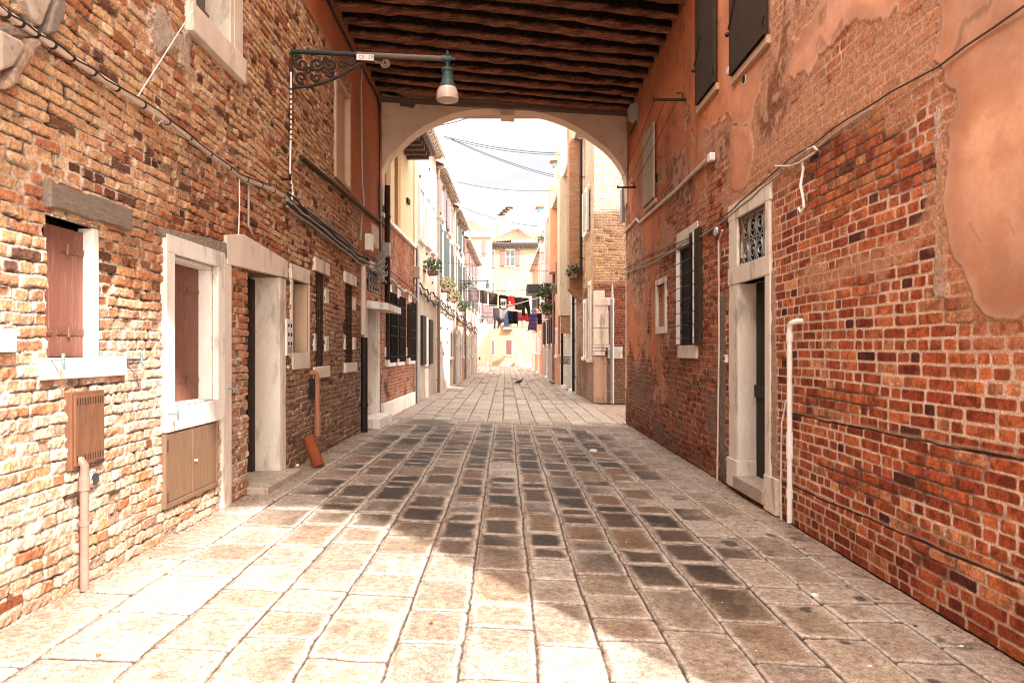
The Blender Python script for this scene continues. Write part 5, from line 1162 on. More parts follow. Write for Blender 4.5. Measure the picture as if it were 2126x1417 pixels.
def text(body, loc, size, mat, parent, name='lettering', align='LEFT', ext=.0012, rot=(math.pi/2, 0, 0)):
    cu = bpy.data.curves.new(name, 'FONT'); cu.body = body; cu.size = size; cu.extrude = ext; cu.align_x = align
    to = bpy.data.objects.new('tmp', cu); S.collection.objects.link(to); dg = bpy.context.evaluated_depsgraph_get(); dg.update()
    me = bpy.data.meshes.new_from_object(to.evaluated_get(dg)); bpy.data.objects.remove(to)
    from mathutils import Matrix, Euler
    me.transform(Matrix.Translation(Vector(loc)) @ Euler(rot).to_matrix().to_4x4()); me.materials.clear(); me.name = name
    return link(name, me, mat, parent)
RED = M('red_ink', (.6, .03, .03), bs=0); PURPLE = M('violet_ink', (.22, .16, .35), bs=0); INK = M('black_ink', (.02, .02, .02), bs=0)
lamp('green iron scroll bracket lamp with frosted bell shade under the passage ceiling', FL, 7.70, 4.92, 1.755, 1.0, 7.9, True)
lamp('small distant green bracket lamp above the laundry', FL2, 30.0, zz(583, 30), 1.27, 1.0, 30.0)

# ---- left wall
def boxthing(name, label, cat, F, a0, a1, z0, z1, d0, d1, mat, bevel=.006, org=None):
    b = MB(); b.fb(F, a0, a1, z0, z1, d0, d1); o = b.build(name, mat, None, bevel=bevel, org=F((a0+a1)/2, z0, d0)); return tag(o, label, cat)
o = boxthing('meter_cabinet', 'rusty metal meter cabinet with slotted vents at knee height, lower left', 'cabinet', FL, yl(137), yl(206), .985-.27+.0, 1.30, -.03, .035, RUSTY)
a0, a1 = yl(137), yl(206)
zt, zb = zz(812, 3.9), zz(970, 3.9)
bpy.data.objects.remove(o)
mc = thing('meter_cabinet', 'rusty metal meter cabinet with slotted vents, lower left of the brick house', 'cabinet', FL((a0+a1)/2, zb, 0))
b = MB(); b.fb(FL, a0, a1, zb, zt, -.03, .03); b.build('cabinet_frame', RUSTY, mc, bevel=.004)
b = MB(); b.fb(FL, a0+.018, a1-.014, zb+.02, zt-.02, .03, .040); b.build('cabinet_door', RUSTY, mc, bevel=.003)
b = MB()
for k in range(11):
    a = a0+.035+(a1-a0-.07)*k/10
    b.fb(FL, a, a+.006, zt-.075, zt-.035, .0395, .0415); b.fb(FL, a, a+.006, zb+.045, zb+.08, .0395, .0415)
b.build('vent_slots', BLACK, mc, ); 
b = MB(); b.fb(FL, a1-.1, a1-.03, zb+.012, zb+.03, .04, .05); b.build('latch', IRONRUST, mc)
boxthing('junction_box', 'white plastic box on the brick at the left edge of the photo', 'box', FL, 3.10, 3.315, zz(731, 3.31), zz(683, 3.31), 0, .06, WHITEP, .01)
b = MB(); b.lathe(FL(yl(187), zz(994, yl(187)), .0), [(.0, .0), (.045, .0), (.048, .02), (.04, .03), (.0, .03)], 20, 'X'); vo = b.build('vent_grille', ZINC, None, org=FL(yl(187), zz(994, yl(187)), 0)); tag(vo, 'small round metal vent right of the standpipe', 'vent')
b = MB()
for k in range(7): z = zz(994, yl(187))-.03+.01*k; w_ = math.sqrt(max(0, .036**2-(.01*k-.03)**2)); b.fb(FL, yl(187)-w_, yl(187)+w_, z-.002, z+.002, .029, .033)
b.build('slat', IRON, vo)
y0 = yl(155); pz = zz(958, y0)
sp_ = thing('gas_standpipe', 'beige painted standpipe rising from the paving to the rusty meter cabinet', 'pipe', FL(y0, G(XL), .05))
b = MB(); b.tube([FL(y0, G(XL), .055), FL(y0, pz-.06, .055), FL(y0, pz-.02, .055), FL(y0-.012, pz+.01, .04), FL(y0-.02, pz+.02, .0)], .0235, 14); b.build('pipe', PIPE_P, sp_, True)
b = MB(); b.tube([FL(y0, pz-.16, .055), FL(y0, pz-.08, .055)], .03, 14); b.tube([FL(y0, pz-.36, .055), FL(y0, pz-.33, .055)], .028, 14); b.tube([FL(y0, pz-.12, .055), FL(y0+.02, pz-.12, .09)], .014, 8); b.build('coupling', PIPE_P, sp_, True)
# doorbell panel
a0, a1 = yl(588.5), yl(602.5)
db = thing('intercom', 'white intercom panel with round bell holes beside the left doorway', 'doorbell', FL(a0, 1.5, 0))
zt, zb = zz(662, 7.53), zz(738, 7.53)
b = MB(); b.fb(FL, a0, a1, zb, zt, -.01, .035); b.build('panel', WHITEP, db, bevel=.006)
for k in range(3):
    for j in range(2):
        zc = zt-.07-.10*k; a = a0+(a1-a0)*(.3+.4*j); b = MB(); b.lathe(FL(a, zc, .035), [(.0, -.005), (.022, 0), (.022, .004), (0, .004)], 12, 'X'); b.build('bell_button', BLACK, db)
b = MB(); b.fb(FL, a0+.04, a1-.04, zb+.03, zb+.1, .035, .038); b.build('name_plate', GREYP, db)
b = MB(); b.blob(FL(7.52, 1.36, .03), .028, 2); o = b.build('valve_knob', ZINC, None, True, org=FL(7.52, 1.36, .03)); tag(o, 'little metal knob under the intercom panel', 'knob')
b = MB(); b.tube([FL(yl(490), 1.47, 0), FL(yl(490), 1.47, .05)], .02, 10); o = b.build('bell_push', ZINC, None, True, org=FL(yl(490), 1.47, 0)); tag(o, 'round bell push on the brick left of the doorway', 'bell push')
# brown drain pipe and orange sleeve
ya = yl(645); g = G(XL)
dp = thing('drain_pipe', 'brown plastic drain pipe low on the wall below the slit windows', 'pipe', FL(ya, g, .07))
b = MB(); b.tube([FL(ya-.05, zz(775, ya), .0), FL(ya-.03, zz(772, ya), .05), FL(ya, zz(778, ya), .075), FL(ya, zz(800, ya), .08), FL(ya, zz(905, ya), .085)], .033, 12); b.build('pipe', PVC_O, dp, True)
b = MB(); b.tube([FL(ya, zz(860, ya), .085), FL(ya, zz(905, ya), .085)], .041, 12); b.tube([FL(ya, zz(788, ya), .08), FL(ya, zz(784, ya), .08)], .04, 12); b.build('coupling', PVC_O, dp, True)
B0 = Vector((XL+.14, ya-.02, g+.01+zz(905, ya)*0)); 
A0 = Vector(PL(640, 908, .10)); A1 = Vector((XL+.26, A0.y-.12, g+.0)); n = 66
b = MB(); b.tube([A0.lerp(A1, i/n) for i in range(n+1)], [.066+(.005 if i % 2 else 0) for i in range(n+1)], 18, cap=False)
b.tube([A0.lerp(A1, i/4) for i in range(5)], .058, 14, cap=True)
o = b.build('corrugated_sleeve', ORANGE_P, None, True, org=A1, angle=80); tag(o, 'short orange corrugated pipe leaning on the wall at the paving', 'pipe')
b = MB(); b.fb(FL, 8.42, 8.62, g+.75, g+1.0, 0, .06); o = b.build('cable_box', IRON, None, org=FL(8.5, g+.7, 0)); tag(o, 'small dark box left of the brown drain pipe', 'box')
# conduit with ties
def cable(name, label, pts, r, mat, F=None, cat='cable', n=7, smooth=True, seed=0, amp=0):
    p = wob(pts, amp, seed) if amp else pts
    b = MB(); b.tube(p, r, n); o = b.build(name, mat, None, smooth, org=p[0]); return tag(o, label, cat)
cp = [(-120, -65), (0, 20), (60, 60), (130, 108), (220, 168), (330, 240), (420, 307), (500, 368), (560, 392), (600, 414)]
o = cable('wall_conduit', 'long beige conduit with black ties sloping across the upper left brick wall', [PL(x, y, .04) for x, y in cp], .020, PVC_B, cat='conduit')
b = MB()
for (x, y), (x2, y2) in zip(cp[1:], cp[2:]):
    for t in (.2, .7):
        q = Vector(PL(x+(x2-x)*t, y+(y2-y)*t, .04)); q2 = Vector(PL(x+(x2-x)*(t+.02), y+(y2-y)*(t+.02), .04)); dd = (q2-q).normalized()*.008; b.tube([q-dd, q+dd], .024, 10)
b.build('cable_tie', CABLE, o)
cable('power_cable', 'black cable tied along the top of the beige conduit', [PL(x, y-7, .06) for x, y in cp], .005, CABLE, amp=.012, seed=3)
cable('power_cable', 'grey cable looping under the sloping conduit', [PL(x, y, .05) for x, y in ((320, 236), (318, 250), (328, 258), (338, 250), (345, 252), (430, 320), (520, 385))], .006, CABLE_G, amp=.004, seed=4)
bun = [(596, 410), (640, 445), (700, 492), (745, 530), (760, 536), (785, 548), (800, 560)]
for k, (dy, r_, m_) in enumerate(((0, .020, CABLE), (9, .016, CABLE), (15, .012, CABLE_G), (-7, .010, CABLE), (5, .010, CABLE_G))):
    cable('cable_bundle', ('thickest black cable of the bundle sagging above the slit windows', 'lower black cable of the same bundle', 'lowest grey cable of the wall bundle', 'thin top black cable of the bundle', 'grey cable running between the black ones')[k],
          [PL(x, y+dy*(1.3-.08*i), .04+.01*k) for i, (x, y) in enumerate(bun)], r_, m_, amp=.022, seed=10+k)
cable('wall_cable', 'white insulated cable with black ties hanging from the lamp bracket', [PL(604, 150, .03), PL(604, 260, .03), PL(602, 360, .03), PL(608, 400, .04), PL(604, 425, .05)], .011, PVC_W)
o = [q for q in bpy.data.objects if q.name.startswith('wall_cable')][-1]; b = MB()
for k in range(22): q_ = PL(603.5, 185+k*10.5, .03); b.tube([(q_[0], q_[1], q_[2]-.008), (q_[0], q_[1], q_[2]+.008)], .014, 6)
b.build('cable_tie', CABLE, o)
cable('wall_cable', 'thin white wire slanting from the upper window sill to the conduit', [PL(400, 22, .06), PL(283, 205, .05)], .0035, PVC_W)
cable('wall_cable', 'thin vertical wire above the stone lintel, left one of two', [PL(497, 365, .03), PL(497, 430, .03), PL(495, 487, .03)], .006, PVC_W, amp=.004)
cable('wall_conduit', 'short grey conduit dropping above the stone lintel, right one of two', [PL(516, 375, .03), PL(516, 470, .03), PL(524, 485, .04)], .010, CABLE_G, cat='conduit')
cable('wall_conduit', 'rusty iron rail running along the wall under the blind window', [PL(625, 326, .04), PL(700, 388, .05), PL(750, 430, .06), PL(797, 467, .07)], .030, IRONRUST, cat='rail')
cable('wall_conduit', 'grey cable duct on the orange plaster from the ceiling corner down', [PL(752, 130, .03), PL(750, 180, .03), PL(752, 380, .03), PL(756, 420, .04), PL(752, 440, .04), PL(748, 500, .04)], .016, CABLE_G, cat='conduit')
cable('power_cable', 'dark cable bundle following the ceiling edge to the arch corner', [PL(676, -10, .05), PL(735, 110, .05), PL(758, 150, .05), PL(785, 205, .05), PL(789, 225, .05)], .022, CABLE, amp=.02)
cable('power_cable', 'black cable down the left arch corner', [PL(787, 215, .06), PL(788, 300, .06), PL(787, 400, .06), PL(789, 520, .07)], .016, CABLE, amp=.012)
cable('power_cable', 'grey cable beside the black one at the left arch corner', [PL(790, 380, .06), PL(791, 450, .07), PL(790, 540, .07)], .018, CABLE_G, amp=.01, seed=7)
pipe_down(FL, yl(745), .15, zz(700, yl(745)), IRON, 'dark iron downpipe at the left wall foot before the steps', .055, .09)
pipe_down(FL, yl(745)+.02, zz(694, yl(745)), zz(552, yl(745)), PVC_B, 'beige upper length of the downpipe beside the lattice window', .045, .07)
pipe_down(FL2, 13.42, zz(640, 13.4), zz(385, 13.4), IRON, 'black downpipe just behind the left side of the arch', .055, .10)
o = pipe_down(FL2, 17.42, .1, 4.2, ZINC, 'grey downpipe between the low brick front and the grey plastered house', .05, .09)
pipe_down(FL2, 22.0, .1, 7.4, M('brownish_pipe', (.2, .14, .12)), 'brown downpipe beside the first green shutters', .045, .08)
pipe_down(FL2, 27.5, .1, 7.2, CABLE_G, 'grey downpipe on the left row behind the lamp arm', .045, .08)
pipe_down(FL2, 32.7, .1, 6.8, REDSH, 'thin red brown downpipe near the laundry', .045, .08)
boxthing('junction_box', 'pale cable box with a coiled cable on the orange wall', 'box', FL, yl(757)-.1, yl(757)+.14, zz(520, 11.75), zz(486, 11.75), .0, .13, WHITEP, .01)
boxthing('junction_box', 'grey ribbed cable box at the arch corner above the tangled wires', 'box', FL, yl(789)-.06, yl(789)+.16, zz(532, 13.2), zz(504, 13.2), .04, .19, GREYP, .01)
boxthing('junction_box', 'tall grey cabinet box on the corner of the brick front', 'box', FL2, 17.3, 17.6, zz(578, 17.45), zz(554, 17.45), .0, .16, GREYST, .01)
rg = random.Random(5)
b = MB()
for k in range(16):
    c = Vector(PL(792, 556, .12)); pts = []
    r0 = rg.uniform(.05, .17); ph = rg.random()*6; tl = rg.uniform(.5, 1.5); cx = Vector((rg.uniform(-.02, .04), rg.uniform(-.25, .15), rg.uniform(-.18, .16)))
    for i in range(15): a = ph+i/14*6*tl; pts.append(c+cx+Vector((rg.uniform(-.01, .01)+.05*math.sin(a*1.7), r0*math.cos(a), r0*math.sin(a)*rg.uniform(.8, 1.1))))
    b.tube(pts, rg.choice([.006, .009, .012]), 5)
o = b.build('cable_tangle', CABLE_G, None, True, org=c); tag(o, 'tangle of loose looping cables at the left arch corner', 'cables')
cable('cable_bundle', 'thick twisted cable run across the low brick front', [FL2(13.4, 2.98, .1)]+[FL2(y, 3.0-.05*math.sin(y*2.2)+.0*y-.045*(y-13.4), .08) for y in np.linspace(14, 17.6, 9)], .03, CABLE_G, amp=.03)
cable('cable_bundle', 'thin wire above the twisted cable on the low brick front', [FL2(y, 3.2-.05*(y-13.4), .06) for y in np.linspace(13.5, 17.6, 6)], .012, CABLE, amp=.02)
for k in range(3): cable('cable_bundle', ('cables on the white house fronts of the left row, upper one', 'cables on the white house fronts of the left row, middle one', 'cables on the white house fronts of the left row, lowest one')[k], [FL2(y, 3.05+.12*k-.05*math.sin(y*1.3+k)-.02*(y-17.6), .08) for y in np.linspace(17.6, 42, 26)], .022, (CABLE, CABLE_G, CABLE)[k], amp=.06, seed=k+30)
# plants on the left row
plant('window_plant', 'dark green bush in a window box, nearest of the left row', FL2(19.2, zz(562, 19.2), .22), .33, LEAF, 1, 'box', cat='plant'); plant('window_plant', 'yellowing trailing plant in a window box on the left row', FL2(22.6, zz(598, 22.6), .25), .36, LEAFY, 2, 'box')
plant('window_plant', 'yellow green plant in the third window box of the left row', FL2(25.2, zz(620, 25.2), .25), .34, LEAFY, 3, 'box'); plant('window_plant', 'small green plant in the farthest window box of the left row', FL2(29.0, zz(640, 29), .25), .32, LEAF, 4, 'box')
# ---- right wall
ya = yr(1656)
dp = thing('drain_pipe', 'white plastic downpipe with an elbow in front of the red brick, right of the door', 'pipe', FR(ya, G(XR), .07))
b = MB(); zt = zz(672, ya); b.tube([FR(ya-.09, zt+.02, -.01), FR(ya-.085, zt+.02, .04), FR(ya-.06, zt+.01, .065), FR(ya-.02, zt-.0, .07), FR(ya, zt-.05, .07), FR(ya, zt-.10, .07), FR(ya, .06, .07)], .023, 14); b.build('pipe', PVC_W, dp, True)
b = MB()
for z in (zz(905, ya), zz(1025, ya), zz(700, ya)): b.tube([FR(ya, z-.035, .07), FR(ya, z+.035, .07)], .028, 14)
b.tube([FR(ya, zz(940, ya)-.05, .07), FR(ya, zz(900, ya), .07)], .029, 14)
b.build('coupling', PVC_W, dp, True)
cable('wall_cable', 'thin white cable rising by the right door jamb', [PR(1622, 1085, .02), PR(1621, 1000, .03), PR(1623, 880, .03), PR(1632, 830, .02)], .008, PVC_W)
cable('wall_conduit', 'beige conduit falling beside the caged window on the right', [PR(1500, 478, .05), PR(1492, 500, .035), PR(1493, 700, .03), PR(1491, 860, .03), PR(1489, 1000, .03)], .011, PVC_B, cat='conduit')
cable('wall_conduit', 'beige pipe sloping up the orange wall above the caged window', [PR(1296, 482, .03), PR(1322, 454, .04), PR(1328, 462, .04), PR(1400, 398, .04), PR(1478, 322, .04)], .026, PVC_B, cat='conduit')
o = boxthing('junction_box', 'broken cable box at the upper end of the sloping beige pipe', 'box', FR, yr(1483)-.05, yr(1483)+.07, zz(335, yr(1483)), zz(318, yr(1483)), 0, .07, PVC_W, .01)
cable('wall_cable', 'white hook shaped hose hanging on the right brick wall', [PR(1664, 336, .03), PR(1668, 350, .04), PR(1662, 385, .05), PR(1668, 415, .05), PR(1669, 430, .05), PR(1663, 441, .05), PR(1658, 432, .05)], .011, PVC_W)
rb = [(1292, 562), (1345, 530), (1420, 500), (1500, 452), (1560, 400), (1640, 330), (1700, 290), (1810, 215), (1950, 140), (2126, 10), (2300, -130)]
cable('power_cable', 'dark cable line across the right house from the arch to the top corner', [PR(x, y, .03) for x, y in rb], .0065, M('dusty_dark_cable', (.09, .06, .045)), amp=.012, seed=8)
cable('power_cable', 'second cable just below the dark line on the right house', [PR(x, y+10, .03) for x, y in rb[:8]], .009, CABLE_G, amp=.015, seed=9)
cable('power_cable', 'third cable dipping below the others near the arch', [PR(1292, 568, .04), PR(1350, 548, .04), PR(1400, 520, .04), PR(1440, 490, .04)], .009, CABLE_G, amp=.01, seed=12)
cable('power_cable', 'curled cable end on the right brick above the door', [PR(1610, 345, .03), PR(1640, 345, .04), PR(1660, 338, .05), PR(1690, 318, .05), PR(1697, 312, .05), PR(1690, 305, .05), PR(1675, 312, .05)], .011, PVC_B)
b = MB(); b.lathe(FR(yr(1493), zz(480, yr(1493)), .0), [(.0, -.05), (.05, -.05), (.06, -.03), (.05, 0)], 18, 'X'); o = b.build('wall_light', ZINC, None, True, org=FR(yr(1493), zz(480, yr(1493)), 0)); tag(o, 'small round bulkhead light left of the stone door frame', 'wall light')
b = MB(); b.fb(FR, yr(1511)-.03, yr(1511)+.03, zz(752, 7.8), zz(736, 7.8), 0, .04); o = b.build('doorbell', WHITEP, None, bevel=.004, org=FR(yr(1511), 1.45, 0)); tag(o, 'small white doorbell beside the right door frame', 'doorbell')
b = MB(); b.fb(FR, yr(1511)-.016, yr(1511)+.016, zz(748, 7.8), zz(740, 7.8), .04, .043); b.build('push_button', BLACK, o)
yf = yr(1324); b = MB(); b.prism(lambda a, z, d: FR(yf+d, z, a), [(0, zz(255, yf)), (.16, zz(248, yf)), (.18, zz(222, yf)), (.05, zz(216, yf)), (0, zz(218, yf))], -.14, .14); o = b.build('flood_light', GREYP, None, bevel=.02, org=FR(yf, zz(250, yf), 0)); tag(o, 'grey security flood light high at the right arch corner', 'light')
b = MB(); b.tube([PR(1307, 280, .05), PR(1320, 252, .08)], .02, 8); b.build('mount', IRONRUST, o)
def iron_arm(y, z, L, label, lines=0, to=None):
    b = MB(); b.tube([FR(y, z, 0), FR(y, z, L)], .018, 6); b.tube([FR(y, z-.02, L*.12), FR(y, z+.09, L*.12), FR(y, z+.09, L*.3)], .010, 5); b.tube([FR(y, z, L*.9), FR(y, z+.03, L)], .012, 5); o = b.build('iron_bracket', IRON, None, org=FR(y, z, 0)); tag(o, label, 'bracket')
yA, yB = 13.2, 9.55
iron_arm(yA, zz(389, yA), .38, 'iron clothesline arm at the right end of the arch'); iron_arm(yB, zz(207, yB), .47, 'iron clothesline arm below the second dark shutter')
zA, zB = zz(389, yA), zz(207, yB)
for k in range(3): cable('clothesline', ('outermost clothesline strung between the two iron arms', 'middle clothesline strung between the two iron arms', 'innermost clothesline strung between the two iron arms')[k], sag(FR(yA, zA, .36-.13*k), FR(yB, zB, .45-.16*k), .05, 8), .006, CABLE, cat='clothesline', n=5)
boxthing('junction_box', 'grey box hanging outside the right arch corner', 'box', FR, 14.5, 14.75, 4.3, 5.0, -.25, .06, GREYP, .01)
# ---- beyond on the right
sx = xp(1269)
b = MB(); b.tube([(sx, 19.62, .02), (sx, 19.62, zp(622))], .055, 12); b.tube([(sx, 19.62, zp(622)), (sx, 19.62, zp(618)), (sx, 19.62, zp(590))], [.06, .04, .025], 10)
o = b.build('downpipe', ZINC, None, True, org=(sx, 19.62, .02)); tag(o, 'grey metal downpipe in front of the white corner pilaster', 'downpipe')
b = MB()
for z in (zp(652), zp(735), zp(790)): b.tube([(sx, 19.62, z-.02), (sx, 19.62, z+.02)], .066, 12)
b.build('bracket', ZINC, o)
sg = thing('notice_sign', 'white rectangular notice with black Italian text behind the downpipe', 'sign', (xp(1277), 19.72, zp(742)))
b = MB(); b.box(xp(1261), xp(1291), 19.70, 19.73, zp(743), zp(720)); b.build('panel', WHITEP, sg)
for s_, py, sz in (("E' VIETATO", 724.5, .062), ("L'ABBANDONO E LO", 728.6, .052), ("SCARICO DI RIFIUTI", 732.6, .052), ('i trasgressori saranno', 736, .036), ('puniti a norma di legge', 739, .036)):
    text(s_, (xp(1276), 19.697, zp(py)-.02), sz, INK, sg, align='CENTER')
pipe_down(FR2, 24.3, .1, 8.2, IRON, 'black downpipe at the joint of brick corner house and pale house', .05, .1); pipe_down(FR2, 28.6, .1, 8.1, IRON, 'black downpipe left of the orange house chimney breast', .05, .1)
pipe_down(FR2, 33.2, .1, 8.1, REDSH, 'brownish downpipe between orange and pink house', .05, .1); pipe_down(FR2, 21.9, 4.0, 8.3, IRON, 'black bent pipe high on the brick corner house', .05, .12)
plant('window_plant', 'large green plant hanging from the pink house', FR2(33.9, zz(612, 33.9), .35), .55, LEAF, 11, 'box', n=420); plant('window_plant', 'lower trailing green plant on the pink house', FR2(33.6, zz(646, 33.6), .3), .5, LEAF, 12, 'box', n=380)
plant('window_plant', 'sparse plant on an iron shelf beside the pale house', FR2(28.9, zz(603, 28.9), .35), .28, LEAFY, 13, 'box')
plant('window_plant', 'little plant at the base of the brick chimney breast', FR2(22.4, zz(570, 22.4), .3), .3, LEAF, 14, 'box'); plant('wall_weed', 'weed sprouting from the wall of the brick corner house', FR2(36.5, zz(500, 36.5), .45), .28, LEAF, 15)
boxthing('awning', 'black folded awning high on the red house', 'awning', FR2, 44.0, 46.0, zz(612, 45), zz(592, 45), .0, .9, BLACKSH, .05)
b = MB(); 
for k in range(4): b.tube([FR2(27.0-.1*k, 1.05+.1*k*.8, 0), FR2(27.0, 1.05+.1*k*.8, .35), FR2(26.0, 1.05+.1*k*.8, .35), FR2(26.0, 1.05+.08*k, 0)], .018, 5)
o = b.build('iron_basket', IRON, None, org=FR2(26.5, 1, 0)); tag(o, 'wrought iron basket rail low on the pale house', 'rail')
iron = [(28.7, 560, 0), (28.7, 608, 0)]
# ================================================================= OVERHEAD WIRES
def wire(p, q, s, r, label): cable('overhead_wire', label, sag(p, q, s, 12), r*.95, CABLE, cat='wire', n=5)
wire(PY(922, 283, 22), PY(1165, 318, 24), .12, .012, 'upper overhead wire of the close pair crossing the sky'); wire(PY(922, 286, 22), PY(1165, 321, 24), .14, .010, 'lower overhead wire of the close pair crossing the sky')
wire(PY(935, 287, 24), PY(1160, 366, 26), .12, .013, 'long slanting overhead wire running down to the right roofs'); wire(PY(935, 289, 24), PY(1160, 370, 26), .12, .010, 'slanting overhead wire just under its longer twin')
wire(PY(950, 378, 28), PY(1155, 395, 28), .15, .010, 'nearly level thin wire in the middle of the sky'); wire(PY(900, 262, 18), PY(1005, 232, 16), .05, .010, 'short wire leaving the left eaves toward the arch crown')
wire(PY(960, 430, 34), PY(1128, 470, 36), .2, .012, 'thin wire over the far rooftops'); wire(PY(940, 522, 30), PY(1130, 524, 34), .1, .012, 'level wire over the far yellow house, upper'); wire(PY(940, 545, 30), PY(1130, 548, 34), .1, .012, 'level wire over the far yellow house, lower')
wire(PY(905, 600, 24), PY(1140, 596, 30), .12, .012, 'wire level with the distant lamp'); wire(PY(905, 541, 24), PY(1145, 562, 34), .1, .010, 'faint clothes wire between upper shutters')
# ================================================================= LAUNDRY
def cl(name, c, c2=None): return M(name, c, c2 or tuple(x*.75 for x in c), 5, .9, bs=.25, bd=.01, bscale=18)
def cloth(name, label, cat, mat, outline, y, seed, depth=.06, grp='laundry on the lines across the street', folds=9, print_=None, pm=None):
    """outline: photo pixel polygon, hung in a plane at distance y, wavy"""
    mx_, my_ = sum(p[0] for p in outline)/len(outline), min(p[1] for p in outline); gx = lambda p: (mx_+(p[0]-mx_)*1.10, my_+(p[1]-my_)*1.06); outline = [gx(p) for p in outline]
    if print_: print_ = [[gx(p) for p in q_] for q_ in print_]
    rg = random.Random(seed); xs = [p[0] for p in outline]; ysz = [p[1] for p in outline]
    x0, x1, t0, t1 = min(xs), max(xs), min(ysz), max(ysz); nx, nz_ = 22, 18; b = MB(); vs = {}
    def row(py):
        c = []
        for i in range(len(outline)):
            (ax, ay), (bx, by) = outline[i], outline[(i+1) % len(outline)]
            if (ay > py) != (by > py): c.append(ax+(bx-ax)*(py-ay)/(by-ay))
        c.sort(); return c
    ph = rg.random()*6; wv = lambda px, py: depth*(.35+.65*(py-t0)/(t1-t0))*math.sin(ph+(px-x0)/(x1-x0+.01)*folds+.4*math.sin(py*.2))
    nrow = 16; prev = None
    def inside(px, py):
        c = row(py); return sum(1 for v in c if v < px) % 2 == 1
    dxp, dyp = (x1-x0)/nx, (t1-t0)/nrow
    for j in range(nrow):
        ya_, yb_ = t0+dyp*j, t0+dyp*(j+1); ym = (ya_+yb_)/2; c = row(ym); ca, cb = row(ya_+1e-3), row(yb_-1e-3)
        for s0 in range(0, len(c)-1, 2):
            a, e2 = c[s0], c[s0+1]
            A = (ca[s0], ca[s0+1]) if len(ca) == len(c) else (a, e2); Bq = (cb[s0], cb[s0+1]) if len(cb) == len(c) else (a, e2)
            m_ = max(2, int((e2-a)/(x1-x0)*nx))
            for i in range(m_):
                q = []
                for (k, yy, R) in ((i, ya_, A), (i+1, ya_, A), (i+1, yb_, Bq), (i, yb_, Bq)):
                    px = R[0]+(R[1]-R[0])*k/m_; key = (round(px, 2), round(yy, 2))
                    if key not in vs:
                        P_ = PY(px, yy, y); vs[key] = b.bm.verts.new((P_[0], P_[1]+wv(px, yy), P_[2]))
                    q.append(vs[key])
                if len(set(q)) == 4:
                    try: b.bm.faces.new(q)
                    except ValueError: pass
    me = bpy.data.meshes.new(name); b.bm.to_mesh(me); b.bm.free(); me.polygons.foreach_set('use_smooth', [True]*len(me.polygons))
    P0 = PY((x0+x1)/2, t0, y); o = link(name, me, mat, None, P0); tag(o, label, cat, grp)
    m = o.modifiers.new('solid', 'SOLIDIFY'); m.thickness = .012
    if print_:
        for k, poly in enumerate(print_):
            bb = MB(); bb.poly([(PY(px, py, y)[0], y-depth*1.15-.01, PY(px, py, y)[2]) for px, py in poly]); p = bb.build('print', pm[k], o)
            s = p.modifiers.new('solid', 'SOLIDIFY'); s.thickness = .006
    return o
DK = cl('dark_brown_cotton', (.045, .028, .022)); DKT = cl('dusky_mauve_sheet', (.15, .10, .105)); BLK = cl('black_cotton', (.014, .012, .012)); REDC = cl('red_cotton', (.62, .05, .035)); WHC = cl('white_cotton', (.84, .83, .84), (.78, .77, .78)); FLOR = cl('rosy_print_cotton', (.72, .50, .50), (.60, .22, .24))
PUR = cl('violet_cotton', (.10, .06, .17)); BLU = cl('sky_blue_cotton', (.10, .33, .62)); ORC = cl('orange_cotton', (.7, .22, .05)); DEN = cl('faded_denim', (.17, .27, .50)); NAVY = cl('navy_cotton', (.02, .03, .07)); STR = cl('grey_striped_jersey', (.16, .14, .14), (.36, .33, .33)); PNK = cl('pink_towel', (.55, .12, .16)); GRYP = cl('grey_purple_leggings', (.14, .12, .17)); PALE = cl('pale_lilac_print', (.80, .72, .74), (.62, .45, .5))
L1, L2 = 35.0, 36.2
R_ = lambda x0, y0, x1, y1, sl=0: [(x0, y0), (x1, y0+sl), (x1, y1+sl), (x0, y1)]
cloth('bed_sheet', 'mauve grey sheet hung leftmost on the front line', 'sheet', DKT, [(970, 593), (976, 594.5), (993.8, 600), (993.5, 626), (985, 627), (975, 620), (969, 612)], L1, 1)
cloth('pillow_case', 'dark brown cloth hung second from the left', 'cloth', DK, [(996.3, 600), (1011.8, 604.5), (1011.3, 630.5), (1002, 629), (996.3, 625)], L1, 2)
cloth('pillow_case', 'dark brown cloth hung third from the left', 'cloth', DK, [(1014.5, 605), (1032.6, 609.5), (1032.2, 634), (1024, 636), (1016, 634)], L1, 3)
cloth('t_shirt', 'black t-shirt with a white printed rectangle', 't-shirt', BLK, [(1035.5, 610), (1054, 613.8), (1054, 636), (1050, 641), (1043, 642), (1037, 637), (1036.5, 625)], L1, 4,
      print_=[[(1039.5, 619), (1050.5, 620), (1050.8, 638.5), (1040.5, 638)], [(1041, 625), (1045, 626), (1044.5, 633), (1041.3, 632)], [(1045.5, 624.5), (1049, 625), (1048, 634), (1046, 633)]], pm=[WHITEP, RED, INK])
cloth('t_shirt', 'bright red shirt with white shapes hanging in the middle', 't-shirt', REDC, [(1055.5, 612), (1066.5, 612.5), (1069, 636), (1068.5, 643), (1054.5, 641), (1055, 630)], L1-.1, 5,
      print_=[[(1057, 625), (1060, 625), (1060.5, 630), (1057.5, 629)], [(1055, 635), (1068, 633.5), (1068, 643), (1055, 641)]], pm=[WHITEP, WHITEP])
cloth('t_shirt', 'dark brown shirt to the right of the red shirt', 't-shirt', DK, [(1068.5, 615), (1084.5, 617), (1086, 622), (1090, 640), (1084, 642), (1076, 642), (1070, 640)], L1, 6)
cloth('trousers', 'black trousers hanging at the right end of the front line', 'trousers', BLK, [(1086, 616), (1097, 615.5), (1100, 640), (1101, 656), (1097, 656), (1093, 640), (1089.5, 636), (1091, 654), (1085, 654), (1084, 640)], L1, 7)
